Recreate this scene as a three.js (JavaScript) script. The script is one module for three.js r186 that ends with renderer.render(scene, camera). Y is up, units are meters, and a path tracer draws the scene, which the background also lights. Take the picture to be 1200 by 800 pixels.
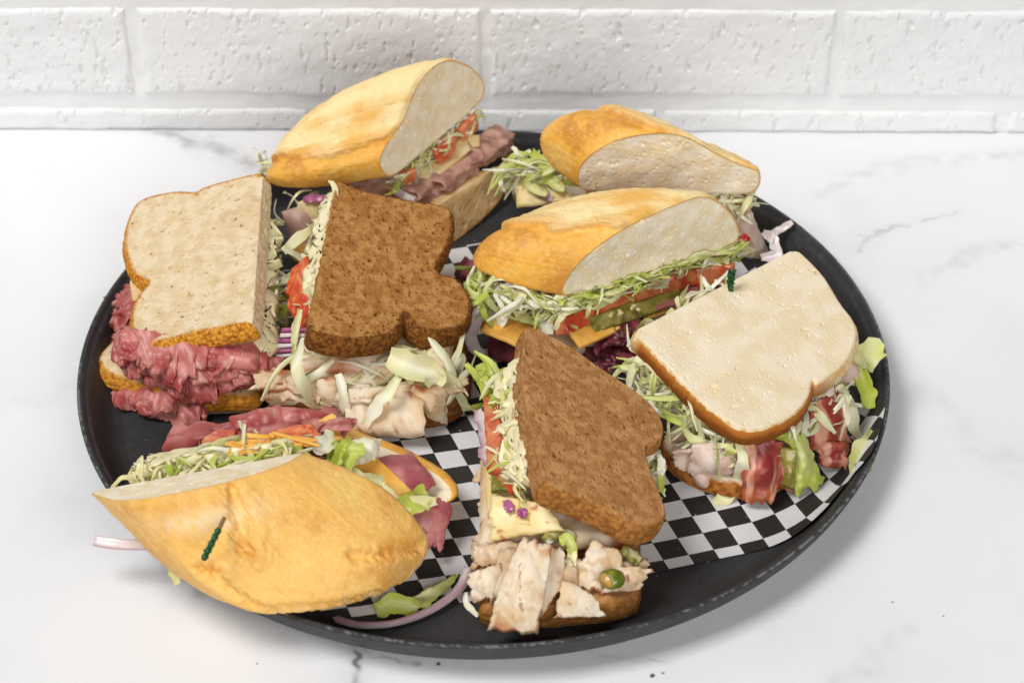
import * as THREE from 'three';
import { mergeGeometries } from 'three/addons/utils/BufferGeometryUtils.js';
import { RoundedBoxGeometry } from 'three/addons/geometries/RoundedBoxGeometry.js';
import { RectAreaLightUniformsLib } from 'three/addons/lights/RectAreaLightUniformsLib.js';

// ------------------------------------------------------------------ camera, lamps, exposure
const scene = new THREE.Scene();
const MM = 0.001;
const camera = new THREE.PerspectiveCamera(14.25, 1.5, 0.05, 12);
camera.position.set(13.967 * MM, 876.129 * MM, 1048.295 * MM);
camera.rotation.set(-38.8129 * Math.PI / 180, 0, 0);
camera.focus = 1.31; camera.userData.fStop = 11;
scene.add(camera);
const renderer = new THREE.WebGLRenderer({ antialias: true });
renderer.setSize(1024, 682);
renderer.toneMapping = THREE.LinearToneMapping;
renderer.toneMappingExposure = 1.0;
renderer.shadowMap.enabled = true;
RectAreaLightUniformsLib.init();
scene.background = new THREE.Color(0, 0, 0);

function softbox(label, pos, aim, w, h, L, tint) {
  const g = new THREE.Group(); g.name = numbered('studio_softbox'); scene.add(g);
  g.userData = { label, category: 'studio lamp', group: 'studio softboxes round the counter' };
  g.position.set(...pos); g.lookAt(...aim);             // +z of the group looks at the food
  const black = new THREE.MeshStandardMaterial({ color: 0x151515, roughness: 0.8 });
  const hood = new THREE.CylinderGeometry(Math.SQRT1_2, 0.12, 0.4, 4, 1, true); hood.rotateY(Math.PI / 4); hood.scale(w, 1, h); hood.rotateX(Math.PI / 2);
  const shell = new THREE.Mesh(hood, black); shell.name = 'lamp_housing'; shell.position.z = -0.204; g.add(shell);
  const face = new THREE.Mesh(new THREE.BoxGeometry(w, h, 0.004), new THREE.MeshStandardMaterial({ color: 0xeeeeee, roughness: 0.9, emissive: new THREE.Color(...tint), emissiveIntensity: 0.6 }));
  face.name = 'lamp_diffuser'; g.add(face);
  const l = new THREE.RectAreaLight(new THREE.Color(...tint), L, w, h);   // shines along its own -z
  l.position.z = 0.006; l.rotation.y = Math.PI; g.add(l);
  for (const m of [shell, face]) { m.castShadow = true; m.receiveShadow = true; }
}
const used = new Map();
function numbered(n) { const k = used.get(n) || 0; used.set(n, k + 1); return k ? n + '_' + String(k).padStart(3, '0') : n; }
softbox('large white studio softbox standing left of the counter, high up', [-1.2, 2.3, 0.5], [0, 0, 0], 1.1, 1.1, 12.2, [1, 0.995, 0.985]);
softbox('wide white softbox added as ambient fill in front of and above the counter', [0.6, 1.15, 2.1], [0, 0, 0], 1.9, 1.4, 3.75, [1, 0.998, 0.995]);  // added fill lamp, stands in for the ambient bounce of a white studio

// ------------------------------------------------------------------ noise and small helpers
function mulberry(a) { return () => { a = (a + 0x6D2B79F5) | 0; let t = Math.imul(a ^ (a >>> 15), 1 | a); t = (t + Math.imul(t ^ (t >>> 7), 61 | t)) ^ t; return ((t ^ (t >>> 14)) >>> 0) / 4294967296; }; }
function h3(x, y, z) { let h = Math.imul(x, 374761393) ^ Math.imul(y, 668265263) ^ Math.imul(z, 2147483647 - 558); h = Math.imul(h ^ (h >>> 13), 1274126177); h ^= h >>> 16; h = Math.imul(h, 2246822519); return ((h ^ (h >>> 15)) >>> 0) / 4294967296; }
const sm = (t) => t * t * t * (t * (t * 6 - 15) + 10);
function vn(x, y = 0, z = 0) {                     // value noise, -1..1
  const X = Math.floor(x), Y = Math.floor(y), Z = Math.floor(z), u = sm(x - X), v = sm(y - Y), w = sm(z - Z);
  const l = (a, b, t) => a + (b - a) * t;
  return 2 * l(l(l(h3(X, Y, Z), h3(X + 1, Y, Z), u), l(h3(X, Y + 1, Z), h3(X + 1, Y + 1, Z), u), v),
    l(l(h3(X, Y, Z + 1), h3(X + 1, Y, Z + 1), u), l(h3(X, Y + 1, Z + 1), h3(X + 1, Y + 1, Z + 1), u), v), w) - 1;
}
function fbm(x, y, z, o = 4) { let s = 0, a = 0.5; for (let i = 0; i < o; i++) { s += a * vn(x, y, z); x = x * 2.03 + 17.1; y = y * 2.03 + 3.7; z = z * 2.03 + 9.2; a *= 0.5; } return s; }
const clamp = (x, a = 0, b = 1) => Math.min(b, Math.max(a, x));
const ss = (a, b, x) => { const t = clamp((x - a) / (b - a)); return t * t * (3 - 2 * t); };
const mix = (a, b, t) => a + (b - a) * t;
const mix3 = (a, b, t) => [mix(a[0], b[0], t), mix(a[1], b[1], t), mix(a[2], b[2], t)];
const add = (a, b, k = 1) => [a[0] + b[0] * k, a[1] + b[1] * k, a[2] + b[2] * k];
const sub = (a, b) => [a[0] - b[0], a[1] - b[1], a[2] - b[2]];
const dot = (a, b) => a[0] * b[0] + a[1] * b[1] + a[2] * b[2];
const cross = (a, b) => [a[1] * b[2] - a[2] * b[1], a[2] * b[0] - a[0] * b[2], a[0] * b[1] - a[1] * b[0]];
const len = (a) => Math.hypot(...a);
const nrm = (a) => { const l = len(a) || 1; return [a[0] / l, a[1] / l, a[2] / l]; };
const lerp = (a, b, t) => mix3(a, b, t);
const hex = (h) => { const c = new THREE.Color(h); return [c.r, c.g, c.b]; };
/** Bowls of round pores scattered in 2-D cells: depth in units of the cell. */
function pores(a, b, cell, share, rmin, rmax, seed) {
  const x = a / cell, y = b / cell, X = Math.floor(x), Y = Math.floor(y); let d = 0;
  for (let i = -1; i <= 1; i++) for (let j = -1; j <= 1; j++) {
    if (h3(X + i, Y + j, seed) > share) continue;
    const cx = X + i + h3(X + i, Y + j, seed + 1), cy = Y + j + h3(X + i, Y + j, seed + 2), r = mix(rmin, rmax, h3(X + i, Y + j, seed + 3) ** 2);
    const th = h3(X + i, Y + j, seed + 4) * 3.14, st = 1 + h3(X + i, Y + j, seed + 5), dx = x - cx, dy = y - cy;
    const p = (dx * Math.cos(th) + dy * Math.sin(th)) / (r * st), q = (-dx * Math.sin(th) + dy * Math.cos(th)) / r, k = 1 - p * p - q * q;
    if (k > 0) d = Math.max(d, r * Math.sqrt(k));
  }
  return d * cell;
}

// ------------------------------------------------------------------ things and parts (shapes are written in world millimetres)
function thing(name, label, category, base, group) {
  const g = new THREE.Group(); g.name = numbered(name); scene.add(g);
  g.position.set(base[0] * MM, base[1] * MM, base[2] * MM); g.userData = { label, category };
  if (group) g.userData.group = group;
  return g;
}
function offsetOf(parent) { const o = new THREE.Vector3(); for (let p = parent; p && p !== scene; p = p.parent) o.add(p.position); return o; }
function part(name, geo, mat, parent, extra) {
  if (!geo.userData.scaled) { const o = offsetOf(parent); geo.scale(MM, MM, MM); geo.translate(-o.x, -o.y, -o.z); geo.userData.scaled = true; }
  const m = new THREE.Mesh(geo, mat); m.name = parent === scene ? numbered(name) : name + (parent.userData.n?.[name] ? '_' + String(parent.userData.n[name]).padStart(3, '0') : '');
  if (parent !== scene) { const n = counts.get(parent) || {}; m.name = name + (n[name] ? '_' + String(n[name]).padStart(3, '0') : ''); n[name] = (n[name] || 0) + 1; counts.set(parent, n); }
  m.castShadow = m.receiveShadow = true; parent.add(m);
  if (extra) Object.assign(m.userData, extra);
  return m;
}
const counts = new Map();
function geoFrom(pos, col, idx, uv) {
  const g = new THREE.BufferGeometry();
  g.setAttribute('position', new THREE.Float32BufferAttribute(pos, 3));
  if (col) g.setAttribute('color', new THREE.Float32BufferAttribute(col, 3));
  if (uv) g.setAttribute('uv', new THREE.Float32BufferAttribute(uv, 2));
  g.setIndex(idx); g.computeVertexNormals(); return g;
}
const stdMat = (o) => new THREE.MeshPhysicalMaterial({ vertexColors: true, side: THREE.DoubleSide, ...o });
const M = {
  crumb: stdMat({ roughness: 0.95, specularIntensity: 0.3 }),
  crust: stdMat({ roughness: 0.5, specularIntensity: 0.7 }),
  softCrust: stdMat({ roughness: 0.85, specularIntensity: 0.35 }),
  meat: stdMat({ roughness: 0.4, specularIntensity: 0.8, clearcoat: 0.15, clearcoatRoughness: 0.3 }),
  turkey: stdMat({ roughness: 0.55, specularIntensity: 0.6, transmission: 0.15 }),
  leaf: stdMat({ roughness: 0.42, specularIntensity: 0.9, transmission: 0.16 }),
  cheese: stdMat({ roughness: 0.42, specularIntensity: 0.7 }),
  wet: stdMat({ roughness: 0.3, clearcoat: 0.5, clearcoatRoughness: 0.2 }),
  slaw: stdMat({ roughness: 0.4, clearcoat: 0.25, clearcoatRoughness: 0.3 }),
};

// ------------------------------------------------------------------ flat outlines filled with a fine grid
function roundCorners(p, r) {
  const out = [], n = p.length;
  for (let i = 0; i < n; i++) {
    const a = p[(i + n - 1) % n], b = p[i], c = p[(i + 1) % n], la = Math.hypot(a[0] - b[0], a[1] - b[1]), lc = Math.hypot(c[0] - b[0], c[1] - b[1]);
    const ka = Math.min(0.25, r / la), kc = Math.min(0.25, r / lc);
    out.push([mix(b[0], a[0], ka), mix(b[1], a[1], ka), a[2] && b[2] ? 1 : 0], [mix(b[0], c[0], kc), mix(b[1], c[1], kc), b[2]]);
  }
  return out;
}
function fillOutline(pts, cell, r = 6, wob = 0.35, seed = 1) {
  let P = pts; for (const k of [r, r * 0.45, r * 0.2]) P = roundCorners(P, k);
  const n = P.length; let ar = 0; for (let i = 0; i < n; i++) { const a = P[i], b = P[(i + 1) % n]; ar += a[0] * b[1] - a[1] * b[0]; }
  let lo = [1e9, 1e9], hi = [-1e9, -1e9]; for (const p of P) for (const k of [0, 1]) { lo[k] = Math.min(lo[k], p[k]); hi[k] = Math.max(hi[k], p[k]); }
  let tot = 0; const acc = P.map((p, i) => { const t = tot, q = P[(i + 1) % n]; tot += Math.hypot(q[0] - p[0], q[1] - p[1]); return t; });
  function near(a, b) {                                // signed distance, cut flag, arc length of the nearest edge
    let best = 1e18, f = 0, s = 0, inside = false;
    for (let i = 0, j = n - 1; i < n; j = i++) {
      const p = P[j], q = P[i], dx = q[0] - p[0], dy = q[1] - p[1], t = clamp(((a - p[0]) * dx + (b - p[1]) * dy) / (dx * dx + dy * dy + 1e-12));
      const ex = a - p[0] - dx * t, ey = b - p[1] - dy * t, d = ex * ex + ey * ey;
      if (d < best) { best = d; f = p[2]; s = acc[j] + t * Math.sqrt(dx * dx + dy * dy); }
      if ((p[1] > b) !== (q[1] > b) && a < (q[0] - p[0]) * (b - p[1]) / (q[1] - p[1]) + p[0]) inside = !inside;
    }
    return [(inside ? 1 : -1) * Math.sqrt(best), f, s / tot];
  }
  const nx = Math.ceil((hi[0] - lo[0]) / cell) + 3, ny = Math.ceil((hi[1] - lo[1]) / cell) + 3, D = new Float32Array(nx * ny);
  for (let j = 0; j < ny; j++) for (let i = 0; i < nx; i++) {
    const a = lo[0] + (i - 1) * cell, b = lo[1] + (j - 1) * cell;
    let d = near(a, b)[0]; if (Math.abs(d) < 3) d += wob * fbm(a * 0.45, b * 0.45, seed, 3);
    D[j * nx + i] = Math.abs(d) < 1e-4 ? 1e-4 : d;
  }
  const verts = [], tris = [], ids = new Map();
  const vert = (key, a, b) => { let k = ids.get(key); if (k === undefined) { k = verts.length; ids.set(key, k); verts.push([a, b]); } return k; };
  const C = [[0, 0], [1, 0], [1, 1], [0, 1]];
  for (let j = 0; j < ny - 1; j++) for (let i = 0; i < nx - 1; i++) {
    const poly = [];
    for (let c = 0; c < 4; c++) {
      const [ci, cj] = C[c], [di, dj] = C[(c + 1) % 4], i0 = i + ci, j0 = j + cj, i1 = i + di, j1 = j + dj, d0 = D[j0 * nx + i0], d1 = D[j1 * nx + i1];
      const A = [lo[0] + (i0 - 1) * cell, lo[1] + (j0 - 1) * cell], B = [lo[0] + (i1 - 1) * cell, lo[1] + (j1 - 1) * cell];
      if (d0 > 0) poly.push(vert(j0 * nx + i0, ...A));
      if ((d0 > 0) !== (d1 > 0)) { const t = clamp(d0 / (d0 - d1), 0.04, 0.96), k = [j0 * nx + i0, j1 * nx + i1].sort((x, y) => x - y); poly.push(vert(k[0] + '_' + k[1], mix(A[0], B[0], t), mix(A[1], B[1], t))); }
    }
    for (let c = 2; c < poly.length; c++) tris.push(poly[0], poly[c - 1], poly[c]);
  }
  const edge = new Map();
  for (let k = 0; k < tris.length; k += 3) for (let c = 0; c < 3; c++) { const a = tris[k + c], b = tris[k + (c + 1) % 3]; if (edge.has(b + '_' + a)) edge.delete(b + '_' + a); else edge.set(a + '_' + b, [a, b]); }
  const next = new Map(); for (const [a, b] of edge.values()) next.set(a, b);
  let loop = []; const seen = new Set();
  for (const s of next.keys()) { if (seen.has(s)) continue; const l = []; let c = s; while (!seen.has(c) && c !== undefined) { seen.add(c); l.push(c); c = next.get(c); } if (l.length > loop.length) loop = l; }
  const info = verts.map((p) => near(...p));
  return { verts, tris, loop, d: info.map((x) => Math.max(0, x[0])), cut: info.map((x) => x[1]), arc: info.map((x) => x[2]) };
}

/** A slice of bread: the outline's upper face lies in the given plane, T thick, with pores, a rounded crust and torn cut sides. */
function breadSlice(pl, T, o) {
  const f = fillOutline(pl.pts, o.cell || 0.33, o.r ?? 5, o.wob ?? 0.5, o.seed), mid = [0, 1].map((k) => pl.pts.reduce((s, p) => s + p[k], 0) / pl.pts.length), fb = fillOutline(pl.pts.map((p) => [mix(mid[0], p[0], 0.975), mix(mid[1], p[1], 0.975), p[2]]), 1.6, o.r ?? 5, 0, o.seed), n = cross(pl.u, pl.v), pos = [], col = [], idx = [];
  const at = (a, b, z) => { const bend = o.bend ? o.bend(a, b) : 0; return add(add(add(pl.o, pl.u, a), pl.v, b), n, z + bend); };
  const drop = (i) => { const r = f.cut[i] ? 0.6 : (o.round ?? 1.9), d = f.d[i]; return d < r ? r - Math.sqrt(Math.max(0, r * r - (r - d) ** 2)) : 0; };
  const N = f.verts.length;
  f.verts.forEach(([a, b], i) => {
    const fade = ss(0.2, 1.6, f.d[i]);
    const dep = (pores(a, b, o.pc ?? 1.9, o.ps ?? 0.6, 0.12, 0.36, o.seed + 5) + pores(a * 0.8, b, 3.4, o.ps ? o.ps * 0.6 : 0.4, 0.06, 0.26, o.seed + 15) + pores(a, b, 10, o.big ?? 0.2, 0.04, 0.13, o.seed + 25) * 1.2) * (o.pore ?? 1);
    const rough = 0.14 * fbm(a * 0.9, b * 0.9, o.seed, 2) + 0.9 * fbm(a * 0.07, b * 0.07, o.seed + 3, 2);
    const rm = o.rim ?? 2.0, edge = f.cut[i] ? 0 : 1 - ss(rm * 0.45, rm, f.d[i] + 0.7 * fbm(a * 0.5, b * 0.5, 3.3, 2));
    pos.push(...at(a, b, -drop(i) + (rough - dep * 2.0) * fade));
    let c = o.crumb(a, b); c = mix3(c, o.crust(a, b, 0), edge);
    col.push(...c);
  });
  for (let k = 0; k < f.tris.length; k += 3) idx.push(f.tris[k], f.tris[k + 1], f.tris[k + 2]);
  fb.verts.forEach(([a, b]) => { pos.push(...at(a, b, -T + 0.4 + 0.4 * fbm(a * 0.4, b * 0.4, 7, 2))); col.push(...o.crumb(a, b)); });
  for (let k = 0; k < fb.tris.length; k += 3) idx.push(N + fb.tris[k], N + fb.tris[k + 2], N + fb.tris[k + 1]);
  // sides
  const L = o.layers || Math.round(T / 0.8), m = f.loop.length; let arc = 0;
  const base = pos.length / 3;
  for (let k = 0; k <= L; k++) for (let s = 0; s < m; s++) {
    const i = f.loop[s], [a, b] = f.verts[i], p = f.verts[f.loop[(s + m - 4) % m]], q = f.verts[f.loop[(s + 4) % m]];
    let tx = q[0] - p[0], ty = q[1] - p[1]; const tl = Math.hypot(tx, ty) || 1; tx /= tl; ty /= tl;
    const t = k / L, zt = -drop(i), zb = -T + drop(i), z = mix(zt, zb, t), cut = f.cut[i];
    if (s) arc += 0;
    const e = Math.sin(Math.PI * t);
    let out = (cut ? 0.15 : (o.bulge ?? 0.9)) * Math.sqrt(Math.max(0, e));
    const A = f.arc[i] * 300, nz = fbm(A * (cut ? 0.5 : o.grain ?? 0.35), z * 0.6, o.seed + (cut ? 40 : 50), 4);
    out += e * nz * (cut ? 1.6 : o.bump ?? 0.7);
    if (cut) out -= e * pores(A, z, 2.2, 0.7, 0.1, 0.4, o.seed + 60) * 1.2;
    pos.push(...at(a + ty * out, b - tx * out, z));
    col.push(...(cut ? o.crumb(A, z) : o.crust(A, z, t)));
  }
  for (let k = 0; k < L; k++) for (let s = 0; s < m; s++) { const a = base + k * m + s, b = base + k * m + (s + 1) % m, c = a + m, d = b + m; idx.push(a, c, b, b, c, d); }
  return geoFrom(pos, col, idx);
}

/** A half roll: a D-shaped cut face in a plane, carried along an axis and drawn in to a blunt end. */
function rollHalf(pl, anchor, tip, o) {
  const f = fillOutline(pl.pts, o.cell || 0.48, o.r ?? 5, 0.25, o.seed), n = nrm(cross(pl.u, pl.v)), ax = sub(tip, anchor), face = dot(n, ax) > 0 ? -1 : 1;
  const P3 = f.verts.map(([a, b]) => add(add(pl.o, pl.u, a), pl.v, b));
  const pos = [], col = [];
  f.verts.forEach(([a, b], i) => {
    const fade = ss(0.1, 1.4, f.d[i]), dep = pores(a, b * 0.8, 1.8, 0.35, 0.1, 0.32, o.seed + 5) * 0.8 + pores(a, b, 3.4, 0.25, 0.06, 0.26, o.seed + 15) + pores(a * 0.8, b, 7, 0.4, 0.03, 0.13, o.seed + 25);
    const rough = 0.2 * fbm(a * 0.8, b * 0.8, o.seed, 2) + 1.3 * fbm(a * 0.09, b * 0.09, o.seed + 3, 2);
    pos.push(...add(P3[i], n, face * (rough - dep * 1.4) * fade));
    col.push(...mix3(o.crumb(a, b), o.crustAt, f.cut[i] ? 0 : 1 - ss(0.2, 1.3, f.d[i])));
  });
  const capIdx = face > 0 ? f.tris : f.tris.map((_, k, t) => t[k - k % 3 + [0, 2, 1][k % 3]]);
  const cap = geoFrom(pos, col, capIdx);
  const m = f.loop.length, K = o.rings || 95, bp = [], w = [], cutF = [];
  // position over the dome, 0 at one base corner and 1 at the other
  const arcs = f.loop.map((i) => f.arc[i]); const dome = f.loop.map((i, s) => !f.cut[i] ? s : -1).filter((s) => s >= 0);
  let start = 0; for (let s = 0; s < m; s++) if (f.cut[f.loop[s]] && !f.cut[f.loop[(s + 1) % m]]) start = (s + 1) % m;
  const order = Array.from({ length: m }, (_, k) => (start + k) % m), nd = dome.length;
  const W = new Float32Array(m).fill(-1); let c = 0; for (const s of order) { if (!f.cut[f.loop[s]]) W[s] = c++ / nd; }
  if (o.flip) for (let s = 0; s < m; s++) if (W[s] >= 0) W[s] = 1 - W[s];
  const prof = o.profile || ((t) => Math.pow(1 - Math.pow(t, 2.3), 0.55));
  for (let k = 0; k <= K; k++) {
    const t = k / K, tt = 1 - Math.pow(1 - t, 1.35), s0 = Math.max(0.0, prof(tt)), C = add(anchor, ax, tt);
    if (o.curve) { const q = o.curve(tt); C[0] += q[0]; C[1] += q[1]; C[2] += q[2]; }
    for (let s = 0; s < m; s++) { let r = sub(P3[f.loop[s]], anchor); if (o.warp) r = add(r, o.warp(W[s], tt, r)); bp.push(...add(C, r, s0)); w.push(W[s], tt); }
  }
  const bi = []; for (let k = 0; k < K; k++) for (let s = 0; s < m; s++) { const a = k * m + s, b = k * m + (s + 1) % m, c2 = a + m, d = b + m; if (face > 0) bi.push(a, c2, b, b, c2, d); else bi.push(a, b, c2, b, d, c2); }
  const body = geoFrom(bp, null, bi), nn = body.attributes.normal, bc = [];
  for (let i = 0; i < w.length / 2; i++) {
    const W0 = w[2 * i], t = w[2 * i + 1], p = [bp[3 * i], bp[3 * i + 1], bp[3 * i + 2]], N = [nn.getX(i), nn.getY(i), nn.getZ(i)];
    let dis = 0, cc;
    if (W0 < 0) { cc = o.crumb(p[0], p[2]); dis = 0.8 * fbm(p[0] * 0.3, p[1] * 0.3, p[2] * 0.3, 3); }
    else { const r = o.crust(W0, t, p); dis = r.h; cc = r.c; }
    dis *= ss(0, 0.03, t) * ss(1.0, 0.97, t) ;
    const q = add(p, N, dis); bp[3 * i] = q[0]; bp[3 * i + 1] = q[1]; bp[3 * i + 2] = q[2]; bc.push(...cc);
  }
  return { cap, body: geoFrom(bp, bc, bi) };
}

/** A thin closed sheet from a map (u, v) -> millimetres. */
function sheet(F, nu, nv, th, color) {
  const P = [], pos = [], col = [], idx = [], uvn = [];
  for (let j = 0; j <= nv; j++) for (let i = 0; i <= nu; i++) P.push(F(i / nu, j / nv));
  const g = (i, j) => P[clamp(j, 0, nv) * (nu + 1) + clamp(i, 0, nu)];
  for (const side of [1, -1]) for (let j = 0; j <= nv; j++) for (let i = 0; i <= nu; i++) {
    const N = nrm(cross(sub(g(i + 1, j), g(i - 1, j)), sub(g(i, j + 1), g(i, j - 1)))), e = Math.min(i, nu - i, j, nv - j), k = (e === 0 ? 0.35 : 1) * th * 0.5 * side;
    pos.push(...add(g(i, j), N, k)); col.push(...color(i / nu, j / nv, side, g(i, j)));
  }
  const S = (nu + 1) * (nv + 1), id = (i, j) => j * (nu + 1) + i;
  for (let j = 0; j < nv; j++) for (let i = 0; i < nu; i++) { const a = id(i, j), b = id(i + 1, j), c = id(i, j + 1), d = id(i + 1, j + 1); idx.push(a, b, d, a, d, c, S + a, S + d, S + b, S + a, S + c, S + d); }
  const ring = []; for (let i = 0; i < nu; i++) ring.push(id(i, 0)); for (let j = 0; j < nv; j++) ring.push(id(nu, j)); for (let i = nu; i > 0; i--) ring.push(id(i, nv)); for (let j = nv; j > 0; j--) ring.push(id(0, j));
  for (let k = 0; k < ring.length; k++) { const a = ring[k], b = ring[(k + 1) % ring.length]; idx.push(a, S + a, b, b, S + a, S + b); }
  return geoFrom(pos, col, idx);
}

// ------------------------------------------------------------------ countertop, brick wall
function canvasData(w, h, fn, srgb = true) {
  const d = new Uint8Array(w * h * 4);
  for (let y = 0; y < h; y++) for (let x = 0; x < w; x++) { const c = fn(x, y), k = 4 * (y * w + x); d[k] = c[0]; d[k + 1] = c[1]; d[k + 2] = c[2]; d[k + 3] = 255; }
  const t = new THREE.DataTexture(d, w, h); t.magFilter = THREE.LinearFilter; t.minFilter = THREE.LinearMipmapLinearFilter; t.generateMipmaps = true; t.wrapS = t.wrapT = THREE.RepeatWrapping;
  if (srgb) t.colorSpace = THREE.SRGBColorSpace; t.needsUpdate = true; return t;
}
const CW = 1300, CZ0 = -236, CZ1 = 620;                     // millimetres
const segs = [                                              // veins in the stone, metres do not matter: [points, width, depth]
  [[[-189.2,0,-233.9], [-165.8,0,-215.2], [-154.1,0,-218.6], [-140.7,0,-201.9], [-113.6,0,-187.9]], 4.5, 0.2], [[[-173.1,0,-227], [-159.5,0,-225.3], [-144.9,0,-211.9]], 5, 0.12],
  [[[-62.6,0,165.7], [-58.1,0,179.2], [-54.4,0,192.5], [-55.6,0,208.2], [-49.2,0,226.1]], 1.7, 0.5], [[[-58.1,0,179.2], [-50.2,0,184.6], [-35.6,0,185.6], [-25.9,0,192.5]], 1.0, 0.22], [[[52.3,0,180.3], [65.6,0,183.5], [86.5,0,185.1]], 0.8, 0.2],
  [[[198.3,0,-121], [202.8,0,-129.4], [216.1,0,-133.2], [235.5,0,-142.5], [260.3,0,-155.8]], 1.6, 0.12], [[[229.5,0,-91], [250.3,0,-113.4], [283.7,0,-124.8]], 5, 0.06], [[[182.7,0,-171.7], [207.7,0,-187.9], [247,0,-200.2], [295.5,0,-206.9]], 6, 0.06],
  [[[159.5,0,200.4], [178.2,0,184.6], [191.5,0,168.4]], 7, 0.05], [[[-232.7,0,6.6], [-212.7,0,-3.4], [-196.8,0,-13.4]], 6, 0.03], [[[230.8,0,6.6], [243.5,0,39], [258.4,0,51.6]], 9, 0.035],
];
const specks = [[[76.1,0,196.2], 0.9], [[81.1,0,194.6], 0.5], [[-19.2,0,188.8], 0.8], [[188.1,0,149.7], 0.5], [[210,0,158.6], 0.4], [[-100.3,0,188.8], 0.3]];
const stone = canvasData(2048, 1332, (px, py) => {
  const x = (px / 2048 - 0.5) * CW, z = CZ0 + (1 - py / 1332) * (CZ1 - CZ0);
  const wx = x + 5 * vn(x * 0.05, z * 0.05, 3) + 2 * vn(x * 0.25, z * 0.25, 5), wz = z + 5 * vn(x * 0.05, z * 0.05, 9) + 2 * vn(x * 0.25, z * 0.25, 13);
  let k = 0;
  for (const [p, w, a] of segs) for (let i = 0; i + 1 < p.length; i++) {
    const A = p[i], B = p[i + 1]; if (x < Math.min(A[0], B[0]) - 30 || x > Math.max(A[0], B[0]) + 30) continue;
    const dx = B[0] - A[0], dz = B[2] - A[2], t = clamp(((wx - A[0]) * dx + (wz - A[2]) * dz) / (dx * dx + dz * dz)), d = Math.hypot(wx - A[0] - t * dx, wz - A[2] - t * dz);
    k = Math.max(k, a * (0.55 + 0.6 * vn(x * 0.18, z * 0.18, 21)) * Math.exp(-d * d / (w * w)) + a * 0.16 * Math.exp(-d / (w * 4)));
  }
  for (const [p, r] of specks) { const d = Math.hypot(x - p[0], z - p[2]); if (d < 4) k = Math.max(k, 0.75 * ss(r * 1.6, r * 0.6, d + 0.3 * vn(x * 2, z * 2, 1))); }
  const cloud = fbm(x * 0.006, z * 0.009, 31, 4), v = 241 + 8 * cloud - 2.5 * Math.max(0, fbm(x * 0.03, z * 0.02, 77, 3)) * 3 + (h3(px, py, 5) - 0.5) * 2;
  return [v * (1 - k), v * (1 - k) * 1.0, (v + 1.5) * (1 - k * 0.97)].map((q) => clamp(q, 0, 255));
});
const counterGeo = new THREE.BoxGeometry(CW * MM, 0.03, (CZ1 - CZ0) * MM); counterGeo.translate(0, -0.015, (CZ0 + CZ1) / 2 * MM); counterGeo.userData.scaled = true;
part('countertop', counterGeo, new THREE.MeshStandardMaterial({ map: stone, roughness: 0.42 }), scene, { kind: 'structure', label: 'white marbled countertop with faint grey veins under the tray' });

const wall = new THREE.Group(); wall.name = 'wall'; scene.add(wall); wall.userData = { kind: 'structure', label: 'white painted brick wall behind the countertop' };
wall.position.set(0, 0, -0.2296); wall.rotation.y = -0.0062;
const paint = stdMat({ roughness: 0.6, specularIntensity: 0.5 });
function wallPart(name, pos, col, idx) { const g = geoFrom(pos, col, idx); g.scale(MM, MM, MM); g.userData.scaled = true; return part(name, g, paint, wall); }
function brickFace(x0, x1, y0, y1, cell, seed, r = 3.6, k = 1) {
  const nx = Math.max(4, Math.round((x1 - x0) / cell)), ny = Math.max(4, Math.round((y1 - y0) / cell)), pos = [], col = [], idx = [];
  for (let j = -1; j <= ny + 1; j++) for (let i = -1; i <= nx + 1; i++) {
    const I = clamp(i, 0, nx), J = clamp(j, 0, ny), back = i !== I || j !== J;
    let x = mix(x0, x1, I / nx), y = mix(y0, y1, J / ny);
    const ex = Math.min(x - x0, x1 - x), ey = Math.min(y - y0, y1 - y), d = Math.min(ex, ey);
    const wob = 1.1 * fbm(x * 0.06, y * 0.06, seed + 9, 3);
    if (ex < 9) x += wob * (1 - ex / 9); if (ey < 9) y += 0.8 * fbm(x * 0.05, y * 0.05, seed + 19, 3) * (1 - ey / 9);
    const zone = ss(-0.35, 0.35, vn(x * 0.025, y * 0.04, seed)), dep = pores(x * 1.3, y * 0.8, 4.2, 0.28 * k * zone, 0.06, 0.22, seed + 1) + 1.2 * pores(x * 1.4, y * 0.6, 12, 0.3 * k * zone, 0.02, 0.09, seed + 2) + Math.max(0, fbm(x * 0.5, y * 0.14, seed + 4, 3) - 0.38) * 3 * k;
    let z = 0.6 * fbm(x * 0.05, y * 0.08, seed + 5, 3) + 0.28 * fbm(x * 0.4, y * 0.3, seed + 6, 3) - Math.min(3, dep * 2.4);
    const rr = r * (1 + 0.4 * vn(x * 0.08, y * 0.08, seed + 7)); if (d < rr) z -= (rr - Math.sqrt(Math.max(0, rr * rr - (rr - d) ** 2))) * 0.75;
    if (back) z = -9;
    pos.push(x, y, z);
    const v = 0.85 - 0.03 * ss(-0.3, 0.6, fbm(x * 0.1, y * 0.15, seed + 3, 3));
    col.push(v, v, v * 0.995);
  }
  const w = nx + 3; for (let j = 0; j < ny + 2; j++) for (let i = 0; i < nx + 2; i++) { const a = j * w + i; idx.push(a, a + 1, a + w + 1, a, a + w + 1, a + w); }
  return [pos, col, idx];
}
const COURSE = 66, PITCH = 194.5;
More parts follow.
